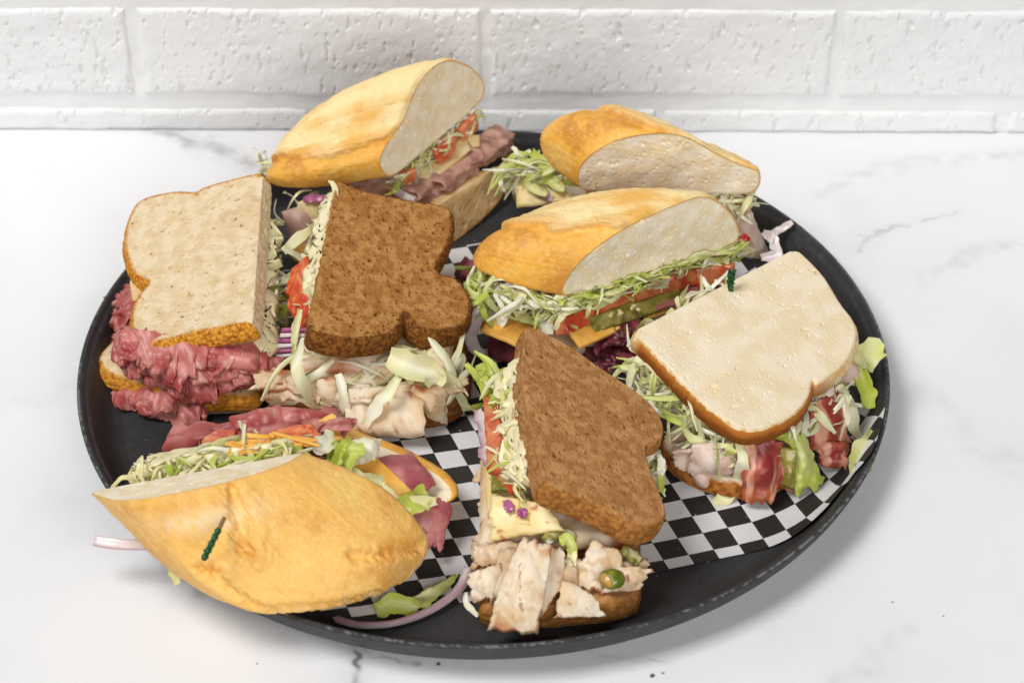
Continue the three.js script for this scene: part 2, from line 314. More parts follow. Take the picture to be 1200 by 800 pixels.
for (let row = 0; row < 6; row++) {
  const y0 = 24.5 + (row - 1) * COURSE, y1 = y0 + 56, shift = (row % 2 ? -195 : -195 - PITCH / 2);
  for (let k = -1; k < 4; k++) {
    const x0 = shift + k * PITCH + 3.2 + 1.2 * vn(k * 3.1, row * 7.7, 2), x1 = shift + (k + 1) * PITCH - 3 + 1.2 * vn(k * 5.3, row * 4.7, 8);
    if (x1 < -420 || x0 > 480) continue;
    wallPart('brick', ...brickFace(x0, x1, Math.max(y0, 0.3) + (row > 1 ? 1 : 0), y1, row < 2 ? 0.7 : row < 3 ? 1 : 3, row * 17 + k * 5 + 40));
  }
}
{ // mortar, a sheet just behind the faces of the bricks
  const pos = [], col = [], idx = [], nx = 460, ny = 150;
  for (let j = 0; j <= ny; j++) for (let i = 0; i <= nx; i++) {
    const x = mix(-420, 500, i / nx), y = mix(0.3, 400, (j / ny) ** 1.6);
    pos.push(x, y, -1.9 + 0.6 * fbm(x * 0.07, y * 0.2, 5, 3) + 0.35 * fbm(x * 0.4, y * 0.4, 8, 2)); const v = 0.84 + 0.03 * fbm(x * 0.1, y * 0.1, 4, 3); col.push(v, v, v * 0.995);
  }
  const w = nx + 1; for (let j = 0; j < ny; j++) for (let i = 0; i < nx; i++) { const a = j * w + i; idx.push(a, a + 1, a + w + 1, a, a + w + 1, a + w); }
  wallPart('mortar', pos, col, idx);
}

// ------------------------------------------------------------------ tray and paper
const RIM = 200;
const trayProfile = [[0, 2.4], [150, 2.4], [176, 2.4], [181, 2.9], [185, 4.6], [188.5, 8], [191.5, 13], [194, 17.6], [195.3, 19], [196.2, 19.5], [197, 20.6], [198, 21.8], [199.2, 22.1], [200, 21.6], [200.3, 20.6], [199.6, 19.2], [197.5, 14], [194, 8.5], [189, 3.2], [185, 1], [182, 0.4], [176, 0.3]];
const trayH = (r) => { for (let i = 1; i < 12; i++) if (r <= trayProfile[i][0]) { const [a, b] = [trayProfile[i - 1], trayProfile[i]]; return mix(a[1], b[1], clamp((r - a[0]) / (b[0] - a[0]))); } return 22.1; };
const tray = thing('serving_tray', 'round black serving tray with a scuffed rim under all the sandwiches', 'tray', [0, 0, 0]);
{
  const pos = [], col = [], idx = [], uv = [], S = 900, prof = [];
  for (let i = 2; i + 1 < trayProfile.length; i++) for (let k = 0; k < 4; k++) { const g = (j) => trayProfile[clamp(j, 0, trayProfile.length - 1)], t = k / 4, p = [0, 1].map((c) => { const a = g(i - 1)[c], b = g(i)[c], d = g(i + 1)[c], e = g(i + 2)[c]; return 0.5 * (2 * b + (d - a) * t + (2 * a - 5 * b + 4 * d - e) * t * t + (3 * b - a - 3 * d + e) * t * t * t); }); prof.push(p); }
  prof.forEach(([r, y], j) => {
    for (let s = 0; s <= S; s++) {
      const a = s / S * Math.PI * 2, x = Math.cos(a) * r, z = Math.sin(a) * r;
      pos.push(x, y, z); uv.push(s / S * 1.256, j / prof.length * 0.06);
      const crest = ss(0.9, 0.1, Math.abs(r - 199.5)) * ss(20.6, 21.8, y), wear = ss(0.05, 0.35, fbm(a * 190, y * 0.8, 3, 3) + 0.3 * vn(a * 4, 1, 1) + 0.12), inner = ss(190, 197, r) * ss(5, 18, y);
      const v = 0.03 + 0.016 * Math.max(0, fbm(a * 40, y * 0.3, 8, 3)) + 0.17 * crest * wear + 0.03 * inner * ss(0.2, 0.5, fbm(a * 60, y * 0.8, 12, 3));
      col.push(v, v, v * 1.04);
    }
  });
  const w = S + 1; for (let j = 0; j + 1 < prof.length; j++) for (let s = 0; s < S; s++) { const a = j * w + s; idx.push(a, a + w, a + 1, a + 1, a + w, a + w + 1); }
  const ribs = canvasData(256, 256, (x, y) => { const v = 128 + 60 * Math.sin(x / 256 * Math.PI * 2 * 32) + (h3(x, y, 3) - 0.5) * 130; return [v, v, v]; }, false);
  const grain = ribs.clone(); grain.repeat.set(30, 30); grain.needsUpdate = true;
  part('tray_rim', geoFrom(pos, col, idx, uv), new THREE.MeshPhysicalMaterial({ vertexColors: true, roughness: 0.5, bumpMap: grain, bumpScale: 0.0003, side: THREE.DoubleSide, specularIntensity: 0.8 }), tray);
  const fp = [], fc = [], fu = [], fi = [], NR = 90, NS = 360;
  for (let j = 0; j <= NR; j++) for (let s = 0; s <= NS; s++) { const r = 176 * j / NR, a = s / NS * Math.PI * 2, x = Math.cos(a) * r, z = Math.sin(a) * r, v = 0.034 + 0.018 * Math.max(0, fbm(x * 0.05, z * 0.05, 3, 4)) + 0.012 * ss(0.1, 0.5, fbm(x * 0.4, z * 0.4, 9, 3)); fp.push(x, 2.4, z); fc.push(v, v, v * 1.03); fu.push(x / 32, z / 32); }
  for (let j = 0; j < NR; j++) for (let s = 0; s < NS; s++) { const a = j * (NS + 1) + s, b = a + NS + 1; fi.push(a, a + 1, b, a + 1, b + 1, b); }
  const woven = ribs.clone(); woven.needsUpdate = true;
  part('tray_floor', geoFrom(fp, fc, fi, fu), new THREE.MeshPhysicalMaterial({ vertexColors: true, roughness: 0.52, bumpMap: woven, bumpScale: 0.0004, side: THREE.DoubleSide, specularIntensity: 0.8 }), tray);
}
{
  const B0 = 0.37, W = 303, D = 268, nu = 150, nv = 120, pos = [], uv = [], idx = [], edge = [[[-71,3,164.4][0], [-71,3,164.4][2]]];
  for (let i = 1; i <= nu; i++) { const s = i / nu * W, A = 0.19 + 0.1 * ss(60, 200, s) + 0.5 * ss(195, 255, s), q = edge[i - 1], d = W / nu; edge.push([q[0] + d * Math.cos(A), q[1] - d * Math.sin(A)]); }
  const ink = canvasData(512, 512, (x, y) => { const c = (Math.floor(x / 64) + Math.floor(y / 64)) % 2, g = (h3(x, y, 1) - 0.5) * 10 + (h3(x >> 1, y >> 1, 2) > 0.985 ? 26 : 0); const v = c ? 226 + g * 0.6 : 38 + g; return [v, v * (c ? 0.997 : 0.97), v * (c ? 1.002 : 0.96)].map((q) => clamp(q, 0, 255)); });
  for (let j = 0; j <= nv; j++) for (let i = 0; i <= nu; i++) {
    const s = i / nu * W, t = j / nv * D, x0 = edge[i][0] - t * Math.sin(B0), z0 = edge[i][1] - t * Math.cos(B0);
    let x = x0, z = z0, r = Math.hypot(x, z), y = 2.4;
    if (r > 178) { const over = r - 178, rr = 178 + Math.min(20.4, over * 0.93); x *= rr / r; z *= rr / r; r = rr; }
    y = Math.max(2.4, trayH(r)) + 0.35 + 1.1 * Math.max(0, fbm(x * 0.03, z * 0.03, 3, 4)) + 0.35 * Math.max(0, 1 - 7 * Math.abs(fbm(x * 0.022, z * 0.022, 8, 3))) + 2.2 * ss(25, 0, t) * ss(0.4, 0.9, s / W) * (0.5 + 0.5 * vn(s * 0.03, 0, 2));
    pos.push(x, y, z); uv.push(s / 12.4 / 8, t / 12.4 / 8 + 0.06); 
  }
  for (let j = 0; j < nv; j++) for (let i = 0; i < nu; i++) { const a = j * (nu + 1) + i, b = a + nu + 1; idx.push(a, a + 1, b, a + 1, b + 1, b); }
  const m = part('tray_liner', geoFrom(pos, null, idx, uv), new THREE.MeshStandardMaterial({ map: ink, roughness: 0.55, side: THREE.DoubleSide }), scene);
  Object.assign(m.userData, { label: 'black and white checkered paper liner lying on the tray under the sandwiches', category: 'paper liner' });
}

// ------------------------------------------------------------------ breads
const C = (h) => hex(h);
const rye = { crumb: (a, b) => mix3(mix3(C('#a16c34'), C('#be8c52'), ss(-0.4, 0.5, fbm(a * 0.3, b * 0.3, 2, 4))), C('#946436'), ss(0.05, 0.4, fbm(a * 1.1, b * 1.1, 12, 2)) * 0.35), crust: (a, z, t) => mix3(C('#5e3411'), C('#94602a'), ss(-0.4, 0.5, fbm(a * 0.9, z * 0.9, 7, 4))) };
const rye2 = { crumb: (a, b) => mix3(mix3(C('#a57240'), C('#c08f5c'), ss(-0.4, 0.5, fbm(a * 0.3, b * 0.3, 4, 4))), C('#976a44'), ss(0.05, 0.4, fbm(a * 1.1, b * 1.1, 14, 2)) * 0.35), crust: (a, z, t) => mix3(C('#8a5624'), C('#b57c40'), ss(-0.4, 0.5, fbm(a * 0.7, z * 0.7, 9, 4))) };
const grainBread = { crumb: (a, b) => { const sd = pores(a, b, 5, 0.22, 0.06, 0.16, 77) > 0 ? 1 : 0, k = h3(Math.floor(a / 5), Math.floor(b / 5), 3); let c = mix3(C('#dfc69c'), C('#ead6b4'), ss(-0.4, 0.4, fbm(a * 0.2, b * 0.2, 5, 4))); c = mix3(c, C('#d2b07c'), ss(0.12, 0.5, fbm(a * 0.25, b * 0.25, 15, 3)) * 0.35); if (sd) c = mix3(c, k < 0.35 ? C('#54402c') : k < 0.93 ? C('#c08a40') : C('#a83a1e'), 0.75); return c; }, crust: (a, z, t) => mix3(C('#a85f14'), C('#e2a23e'), ss(-0.45, 0.4, fbm(a * 1.1, z * 1.1, 7, 3))) };
const white = { crumb: (a, b) => mix3(C('#ecd7b2'), C('#f2e3c8'), ss(-0.4, 0.5, fbm(a * 0.12, b * 0.12, 5, 4))), crust: (a, z, t) => { const k = ss(165, 195, a) * ss(301, 296, a); return mix3(mix3(C('#e2b878'), C('#f0dcb4'), ss(-0.3, 0.4, fbm(a * 0.3, z * 0.4, 7, 3))), mix3(C('#b8712c'), C('#8f4f1a'), ss(0.1, 0.5, t + 0.25 * fbm(a * 0.3, z * 0.4, 7, 3))), k); } };
const S1 = thing('sandwich', 'seeded pale wheat bread sandwich stuffed with shaved corned beef at the left rim', 'sandwich', [-152.3,0,-20.2], 'halved sandwiches on the tray');
part('top_slice', breadSlice({o:[-185.7,39,-68.9],u:[0.660,0.135,0.739],v:[0.684,0.299,-0.666],pts:[[-22.5,27.1,0],[-17.0,36.2,0],[-4.2,45.5,0],[4.8,48.7,0],[4.8,52.9,0],[16.2,65.6,0],[28.5,77.4,1],[109.0,2.8,1],[111.4,-0.4,0],[92.9,-16.3,0],[80.7,-29.4,0],[71.1,-37.9,0],[61.8,-39.8,0],[51.4,-35.1,0],[42.5,-28.2,0],[36.0,-18.5,0],[34.2,-8.9,0],[32.5,-11.1,0],[27.3,-10.6,0],[21.2,-10.5,0],[9.2,-5.3,0],[-2.6,1.4,0],[-15.1,14.1,0]]}, 13, { ...grainBread, seed: 11, pore: 0.8, ps: 0.4, rim: 4.2, round: 3, bump: 1.0, grain: 0.7, bulge: 1.5, r: 3 }), M.softCrust, S1);
part('bottom_slice', breadSlice({o:[-186.2,16,-23.7],u:[0.397,0.000,0.918],v:[0.918,0.000,-0.397],pts:[[-1.3,0.4,0],[8.7,-12.4,0],[20.8,-13.4,0],[30.9,-6.8,0],[40.1,1.3,0],[59.7,23.6,0],[71.0,52.8,1],[-2.9,83.3,1],[-36.5,88.0,0],[-43.7,34.4,0],[-28.2,15.8,0]]}, 13, { ...grainBread, seed: 12, cell: 1.3, rim: 2.2, round: 3, bump: 1.0, grain: 0.7, bulge: 1.5 }), M.softCrust, S1);

const S2 = thing('sandwich', 'dark rye sandwich with sliced turkey and lettuce, left of the tray middle', 'sandwich', [-53.8,0,13.2], 'halved sandwiches on the tray');
part('top_slice', breadSlice({o:[-73.9,64,-93.9],u:[-0.080,-0.034,0.996],v:[0.970,-0.231,0.070],pts:[[-0.4,-0.9,0],[4.2,11.7,0],[3.2,33.6,0],[0.7,51.7,0],[2.2,59.1,0],[11.3,61.4,0],[26.7,61.5,0],[41.6,58.6,0],[51.5,55.7,0],[55.1,58.7,0],[54.2,65.1,0],[60.5,71.9,0],[70.2,76.3,0],[80.6,76.8,0],[89.1,74.6,0],[95.7,68.8,0],[100.6,58.2,0],[100.0,50.9,0],[93.5,45.5,0],[90.8,43.9,0],[98.5,43.9,0],[107.3,40.7,0],[112.3,35.3,0],[120.5,19.1,0],[121.3,5.8,0],[119.0,-0.4,1],[5.8,-1.9,1]]}, 13.5, { ...rye, seed: 21, rim: 2.8, r: 2.4, bump: 0.5, bulge: 1.2, pore: 1.8, pc: 1.75, ps: 0.62 }), M.softCrust, S2);
part('bottom_slice', breadSlice({o:[-99.1,17,20.3],u:[0.997,0.000,0.074],v:[0.074,0.000,-0.997],pts:[[-2.4,-6.7,0],[14.2,-11.9,0],[80.4,-5.8,0],[89.9,5.3,0],[91.0,26.6,0],[86.3,46.6,0],[71.0,94.7,0],[0.7,89.5,0],[-3.2,53.8,1],[-3.0,6.3,1]]}, 14, { ...rye, seed: 22, cell: 1.5, rim: 1.6, bump: 0.5, bulge: 1.2 }), M.softCrust, S2);

const S6 = thing('sandwich', 'brown bread sandwich with thick turkey pieces and a green pickled pepper, frontmost', 'sandwich', [37.5,0,140.8], 'halved sandwiches on the tray');
part('top_slice', breadSlice({o:[20.4,72,37],u:[0.084,-0.077,0.994],v:[0.933,-0.344,-0.105],pts:[[-0.6,0.1,0],[0.3,6.9,0],[4.3,17.4,0],[10.4,26.8,0],[16.8,35.2,0],[23.2,45.4,0],[30.3,55.0,0],[35.7,60.4,0],[42.2,63.9,0],[49.8,65.0,0],[57.6,63.1,0],[64.6,57.9,0],[64.0,54.1,0],[68.7,53.0,0],[81.5,54.3,0],[96.9,57.4,0],[106.2,58.6,0],[112.2,55.7,0],[116.3,49.8,0],[117.8,41.7,0],[107.9,18.5,0],[103.7,0.1,1],[68.6,-4.0,1],[35.4,-5.4,1]]}, 14.5, { ...rye2, seed: 61, rim: 0.8, r: 1.8, round: 1.2, bump: 0.6, bulge: 1.0, pore: 1.3, pc: 1.6, ps: 0.55 }), M.softCrust, S6);
part('bottom_slice', breadSlice({o:[0.5,16,165.6],u:[0.993,0.000,-0.115],v:[-0.115,0.000,-0.993],pts:[[-1.2,-3.7,0],[12.6,-7.5,0],[51.2,-7.6,0],[68.6,-5.2,0],[71.7,0.0,0],[78.7,50.9,0],[78.9,87.2,0],[16.3,94.5,0],[6.7,59.2,1],[-0.3,8.3,1]]}, 13.5, { ...rye2, seed: 62, cell: 1.5, rim: 1, bump: 0.6 }), M.softCrust, S6);

const S8 = thing('sandwich', 'white sourdough sandwich with bacon, turkey and lettuce beside the right rim', 'sandwich', [125,0,64.1], 'halved sandwiches on the tray');
part('top_slice', breadSlice({o:[72.1,58,24],u:[0.783,-0.000,-0.622],v:[-0.616,0.141,-0.775],pts:[[-0.7,0.5,1],[107.9,0.5,0],[107.4,-10.2,0],[106.0,-22.4,0],[99.5,-41.1,0],[97.4,-52.5,0],[93.0,-60.8,0],[82.4,-68.4,0],[68.8,-73.9,0],[56.8,-74.8,0],[51.4,-75.2,0],[53.1,-70.9,0],[44.3,-78.6,0],[33.4,-83.3,0],[21.7,-84.1,0],[11.7,-82.7,0],[3.8,-79.4,0],[0.2,-74.4,0],[-1.9,-65.3,0],[-2.8,-53.5,0],[-2.2,-39.2,0],[-1.2,-21.8,0],[-0.3,-8.7,0]]}, 12.5, { ...white, seed: 81, rim: 0.9, r: 2.5, bump: 0.3, bulge: 1.3, big: 0.3, pore: 0.42, ps: 0.2 }), M.softCrust, S8);
part('bottom_slice', breadSlice({o:[91.3,15,68.7],u:[0.922,0.000,0.388],v:[0.388,0.000,-0.922],pts:[[-12.0,11.2,1],[4.7,85.9,1],[28.3,95.8,0],[45.6,67.2,0],[52.4,35.5,0],[53.3,17.1,0],[46.4,2.3,0],[31.5,-4.0,0],[14.6,-4.5,0],[-0.0,0.0,0]]}, 11.5, { ...white, crust: (a, z) => mix3(C('#8a4a18'), C('#c07c38'), ss(-0.4, 0.4, fbm(a * 0.4, z * 0.4, 7, 4))), seed: 82, cell: 1.5, rim: 1.2, bump: 0.4 }), M.softCrust, S8);

const hoagieCrumb = (a, b) => mix3(C('#f6e3bc'), C('#fbf0d8'), ss(-0.4, 0.5, fbm(a * 0.2, b * 0.2, 5, 4)));
function hoagieCrust(seed, o) {                        // W runs over the dome, t from the cut face to the end
  return (W, t, p) => {
    const n1 = fbm(p[0] * 0.05, p[1] * 0.05, p[2] * 0.05 + seed, 4), n2 = fbm(p[0] * 0.35, p[1] * 0.35, p[2] * 0.35 + seed, 4);
    let c = mix3(C(o.gold || '#f2b246'), C(o.dark || '#d48f34'), ss(-0.15, 0.45, n1 + 0.35 * n2 + (o.tone ?? -0.12)));
    c = mix3(c, C('#f8cd74'), ss(0.1, 0.55, -n1 + 0.3 * n2) * 0.7);
    const n3 = fbm(p[0] * 1.3, p[1] * 1.3, p[2] * 1.3 + seed, 3); c = mix3(c, C('#fbe0a6'), ss(0.15, 0.4, n3) * 0.3);
    let h = 0.9 * n1 + 0.35 * n2 + 0.12 * n3;
    if (o.cracks) { const k = o.cracks(W, t), r = ss(0.86, 1, 1 - Math.abs(2.2 * fbm(p[0] * 0.07, p[1] * 0.09, p[2] * 0.07 + 4, 4))); h -= 1.3 * k * r; c = mix3(c, C('#f6dfae'), 0.5 * k * ss(0.55, 0.85, 1 - Math.abs(2.2 * fbm(p[0] * 0.07, p[1] * 0.09, p[2] * 0.07 + 4, 4)))); }
    for (const s of o.scores || []) {                  // [W at cut face, W at the end, half width, from t, to t]: an opened score with a raised lip
      const mid = mix(s[0], s[1], t) + 0.025 * vn(t * 6, seed, 2), d = (W - mid) / (s[2] * (0.55 + 0.45 * Math.sin(Math.PI * clamp((t - s[3]) / (s[4] - s[3]))))), on = ss(s[3], s[3] + 0.06, t) * ss(s[4], s[4] - 0.06, t);
      const e = Math.abs(d) + 0.05 * n2, inside = ss(1.03, 0.95, e) * on, lip = ss(0.72, 0.95, e) * inside, groove = Math.exp(-(((e - 1.12) / 0.1) ** 2)) * on;
      c = mix3(c, mix3(C('#fbe2a8'), C('#efb95e'), ss(-0.05, 0.6, fbm(W * 9, t * 2.6, seed, 4) + 0.4 * n1)), inside * 0.92);
      c = mix3(c, C('#e3a64c'), lip * 0.55);
      h += inside * 1.5 + lip * 1.0 - groove * 0.8 + inside * 0.35 * n2;
    }
    for (const s of o.folds || []) {                   // [W0, t0, W1, t1, depth]: creases in the crust
      const dx = s[2] - s[0], dy = s[3] - s[1], q = clamp(((W - s[0]) * dx + (t - s[1]) * dy) / (dx * dx + dy * dy)), d = Math.hypot((W - s[0] - q * dx) * 1.4, t - s[1] - q * dy) + 0.03 * n2 + 0.012 * n1;
      h -= s[4] * Math.exp(-((d / 0.028) ** 2)) - 0.5 * s[4] * Math.exp(-(((d - 0.06) / 0.04) ** 2));
    }
    if (o.pale) { const k = o.pale(W, t, n1, n2); c = mix3(c, C('#f0dcb4'), k); }
    return { h, c };
  };
}
function hoagie(S, name, pl, anchor, tip, o) {
  const g = rollHalf(pl, anchor, tip, { crumb: hoagieCrumb, crustAt: C('#d6a055'), ...o });
  const r = part(name, g.body, M.crust, S); part('crumb_face', g.cap, M.crumb, r); return r;
}
const S3 = thing('sandwich', 'crusty sub roll half with roast beef and tomato, farthest back on the left', 'sandwich', [-41.2,0,-136.3], 'halved sandwiches on the tray');
hoagie(S3, 'top_roll', {o:[-50.9,45,-119],u:[0.601,0.088,-0.795],v:[-0.133,0.991,0.009],pts:[[0.0,0.0,1],[79.5,0.0,0],[85.1,4.4,0],[84.6,12.4,0],[75.9,26.6,0],[61.9,39.6,0],[46.1,43.3,0],[31.2,38.5,0],[18.6,25.3,0],[1.1,20.8,0],[-4.8,14.2,0]]}, [-27.4,48,-150.8], [-111.7,40,-135.4], { seed: 31, crust: hoagieCrust(31, { scores: [[0.47, 0.52, 0.31, -0.3, 0.97]] }) });

const S4 = thing('sandwich', 'sub roll half with lettuce at its left, rearmost on the right', 'sandwich', [93.3,0,-163.8], 'halved sandwiches on the tray');
hoagie(S4, 'top_roll', {o:[49.5,47,-107.1],u:[0.999,0.000,0.033],v:[0.001,-0.999,-0.034],pts:[[0.0,0.0,1],[92.1,0.0,0],[93.9,-15.0,0],[86.7,-17.6,0],[72.8,-23.9,0],[55.7,-36.0,0],[44.3,-39.0,0],[30.8,-37.6,0],[17.0,-33.5,0],[6.2,-25.6,0],[-0.7,-16.6,0],[-1.9,-8.3,0]]}, [96.9,47,-105.5], [50.1,55,-147], { seed: 41, crust: hoagieCrust(41, { tone: 0.05, scores: [[0.72, 0.72, 0.27, -0.3, 0.97]] }) });

const S5 = thing('sandwich', 'sub roll half with lettuce, tomato, pickle and yellow cheese, right of the tray middle', 'sandwich', [66.4,0,-40.9], 'halved sandwiches on the tray');
hoagie(S5, 'top_roll', {o:[37.1,48,-14.8],u:[0.894,0.000,-0.448],v:[-0.008,1.000,-0.015],pts:[[0.0,-0.0,1],[103.7,0.0,0],[102.1,12.2,0],[93.5,26.5,0],[80.8,37.3,0],[63.9,36.0,0],[40.0,32.4,0],[23.5,26.5,0],[11.7,19.6,0],[3.3,10.4,0]]}, [83.1,48,-37.7], [6.6,50,-56.4], { seed: 51, crust: hoagieCrust(51, { scores: [[0.34, 0.42, 0.3, -0.3, 0.95]] }) });

const S7 = thing('sandwich', 'sub roll half lying on its side with corned beef, at the front left rim', 'sandwich', [-93.9,0,112.1], 'halved sandwiches on the tray');
hoagie(S7, 'top_roll', {o:[-178.5,51,131.2],u:[0.982,0.173,-0.077],v:[0.007,-0.442,-0.897],pts:[[-0.0,0.0,1],[104.3,0.0,0],[92.2,-18.0,0],[81.3,-24.8,0],[66.5,-30.3,0],[51.4,-32.7,0],[36.0,-32.1,0],[22.0,-28.4,0],[9.7,-16.2,0]]}, [-127.4,60,126.9], [-54,10,151.1], { seed: 71, rings: 130, profile: (t) => (1 + 0.1 * Math.sin(Math.PI * t)) * Math.pow(1 - Math.pow(t, 6), 0.5), warp: (W, t, r) => { const k = W < 0 ? 0 : Math.pow(Math.sin(Math.PI * W), 0.8) * Math.sin(Math.PI * Math.pow(t, 1.6)), b = ss(5, 60, r[0]) * Math.sin(Math.PI * Math.pow(t, 0.9)); return [1.5 * b, -7 * k + 7 * b, 10 * k - 3.5 * b]; },
  crust: hoagieCrust(71, { folds: [[0.62, 0.0, 0.5, 0.34, 2.6], [0.5, 0.34, 0.36, 0.42, 1.6], [0.36, 0.42, 0.4, 0.9, 2.2], [0.4, 0.66, 0.66, 0.82, 1.2], [0.55, 0.82, 0.8, 0.93, 2.2], [0.72, 0.55, 0.9, 0.75, 1.6]], gold: '#f2bc62', dark: '#dfa04a', tone: -0.16, cracks: (W, t) => ss(0.62, 0.9, t) * 0.7 + 0.1, pale: (W, t, n1, n2) => 0.75 * Math.exp(-(((t - 0.17) / 0.06) ** 2) - (((W - 0.47) / 0.16) ** 2)) * ss(-0.8, 0.3, n2) }) });

// ------------------------------------------------------------------ fillings
const R = mulberry(4242);
const rr = (a, b) => a + (b - a) * R();
const pick = (a) => a[Math.floor(R() * a.length)];
const tone = {
  corned: (u, v, s, p) => { const n = fbm(p[0] * 0.12, p[1] * 0.12, p[2] * 0.12, 4), f = fbm(p[0] * 0.5, p[1] * 0.18, p[2] * 0.4 + 7, 3); let c = mix3(C('#ac4a48'), C('#d0837a'), ss(-0.35, 0.4, n)); c = mix3(c, C('#e8c2b0'), ss(0.22, 0.46, f) * 0.45); return mix3(c, C('#7a3a33'), ss(0.9, 1.0, v) * 0.5 + 0.35 * ss(0.2, 0.5, -f)); },
  pastrami: (u, v, s, p) => { const n = fbm(p[0] * 0.25, p[1] * 0.25, p[2] * 0.25, 4); return mix3(mix3(C('#5a1c26'), C('#8c3f4b'), ss(-0.3, 0.35, n)), C('#b98088'), ss(0.25, 0.5, fbm(p[0] * 0.6, p[1] * 0.3, p[2] * 0.6 + 3, 3)) * 0.6); },
  ham: (u, v, s, p) => mix3(mix3(C('#a8565e'), C('#c27a78'), ss(-0.3, 0.3, fbm(p[0] * 0.1, p[1] * 0.1, p[2] * 0.1, 4))), C('#8a4545'), ss(0.2, 0.5, fbm(p[0] * 0.6, p[1] * 0.6, p[2] * 0.6, 3)) * 0.5),
  darkHam: (u, v, s, p) => mix3(C('#5c2730'), C('#84434a'), ss(-0.3, 0.3, fbm(p[0] * 0.1, p[1] * 0.1, p[2] * 0.1, 4))),
  roast: (u, v, s, p) => { const n = fbm(p[0] * 0.2, p[1] * 0.2, p[2] * 0.2, 4); return mix3(mix3(C('#a9776a'), C('#d6a894'), ss(-0.3, 0.3, n)), C('#8a5244'), ss(0.85, 1, v) * 0.7 + 0.4 * ss(0.2, 0.45, -n)); },
  paleHam: (u, v, s, p) => mix3(C('#c79c8e'), C('#d8b2a2'), ss(-0.3, 0.3, fbm(p[0] * 0.08, p[1] * 0.08, p[2] * 0.08, 3))),
  turkey: (u, v, s, p) => { const n = fbm(p[0] * 0.1, p[1] * 0.1, p[2] * 0.1, 4), sp = pores(p[0], p[2] + p[1] * 1.3, 4, 0.45, 0.05, 0.17, 5) > 0 ? 1 : 0; let c = mix3(C('#efd2a8'), C('#fbecd2'), ss(-0.3, 0.3, n)); c = mix3(c, C('#c98a50'), ss(0.08, 0.5, fbm(p[0] * 0.35, p[1] * 0.35, p[2] * 0.35 + 4, 3)) * 0.5); const e = Math.min(v, 1 - v, u + 0.1); c = mix3(c, C('#b4581c'), ss(0.1, 0.0, e + 0.14 * n) * ss(-0.4, 0.1, vn(u * 4, v * 3, p[0] * 0.02)) * 0.9); return mix3(c, C('#a8481c'), sp * 0.8); },
  turkeyPink: (u, v, s, p) => mix3(mix3(C('#e6c4b2'), C('#f2dccc'), ss(-0.3, 0.3, fbm(p[0] * 0.15, p[1] * 0.15, p[2] * 0.15, 4))), C('#c9987c'), ss(0.2, 0.5, fbm(p[0] * 0.5, p[1] * 0.5, p[2] * 0.5, 3)) * 0.4),
  cheddar: (u, v, s, p) => mix3(C('#f2b24c'), C('#f8c668'), ss(-0.3, 0.3, fbm(p[0] * 0.06, p[1] * 0.06, p[2] * 0.06, 3))),
  swiss: (u, v, s, p) => mix3(C('#e8c98c'), C('#f0d9a2'), ss(-0.3, 0.3, fbm(p[0] * 0.08, p[1] * 0.08, p[2] * 0.08, 3))),
  pepper: (u, v, s, p) => { const k = pores(p[0], p[2], 6, 0.4, 0.05, 0.16, 51); let c = mix3(C('#efd28a'), C('#f6e2a8'), ss(-0.3, 0.3, fbm(p[0] * 0.1, p[1] * 0.1, p[2] * 0.1, 3))); return k > 0 ? mix3(c, C('#c05a28'), 0.8) : c; },
  tomato: (u, v, s, p) => { const n = fbm(p[0] * 0.14, p[1] * 0.14, p[2] * 0.14, 4); let c = mix3(C('#cf4a2a'), C('#e8875a'), ss(-0.25, 0.35, n)); c = mix3(c, C('#f2a868'), ss(0.15, 0.4, fbm(p[0] * 0.3, p[1] * 0.3, p[2] * 0.3 + 8, 3)) * 0.6); return mix3(c, C('#b8281a'), ss(0.9, 0.99, v)); },
  pickle: (u, v, s, p) => mix3(mix3(C('#7d7420'), C('#b0a250'), ss(-0.3, 0.3, fbm(p[0] * 0.2, p[1] * 0.2, p[2] * 0.2, 4))), C('#4e5218'), ss(0.88, 0.98, v)),
  onion: (u, v, s, p) => mix3(mix3(C('#e6d6d4'), C('#d9c0c8'), ss(-0.2, 0.3, fbm(p[0] * 0.2, p[1] * 0.2, p[2] * 0.2, 3))), C('#96486e'), ss(0.8, 0.98, v) * 0.6),
  onionRed: (u, v, s, p) => mix3(C('#9c3f74'), C('#b4618e'), ss(-0.3, 0.3, fbm(p[0] * 0.3, p[1] * 0.3, p[2] * 0.3, 3))),
  onionWhite: (u, v, s, p) => mix3(C('#e3d2d2'), C('#efe4e0'), ss(-0.3, 0.3, fbm(p[0] * 0.3, p[1] * 0.3, p[2] * 0.3, 3))),
  bacon: (u, v, s, p) => { const k = fbm(u * 1.2 + 3, v * 4.5 + 0.25 * vn(u * 5, v * 2, 3), p[0] * 0.02, 3); let c = mix3(C('#8f2f2c'), C('#b4553f'), ss(-0.3, 0.3, fbm(p[0] * 0.2, p[1] * 0.2, p[2] * 0.2, 4))); c = mix3(c, C('#e2a68a'), ss(0.02, 0.22, k)); return mix3(c, C('#a8591f'), ss(0.72, 0.95, u) * 0.6); },
  leaf: (g) => (u, v, s, p) => { const n = fbm(p[0] * 0.12, p[1] * 0.12, p[2] * 0.12, 3), k = clamp(g + 0.35 * n + 0.35 * Math.abs(v - 0.5)); return mix3(mix3(C('#fbf8e6'), C('#f2eeb8'), ss(0, 0.5, k)), C('#c6d24a'), ss(0.45, 1.1, k)); },
  slaw: (g) => (u, v, s, p) => mix3(mix3(C('#f6ebc4'), C('#eadf96'), g), C('#b9c94e'), ss(0.5, 1, g)),
};
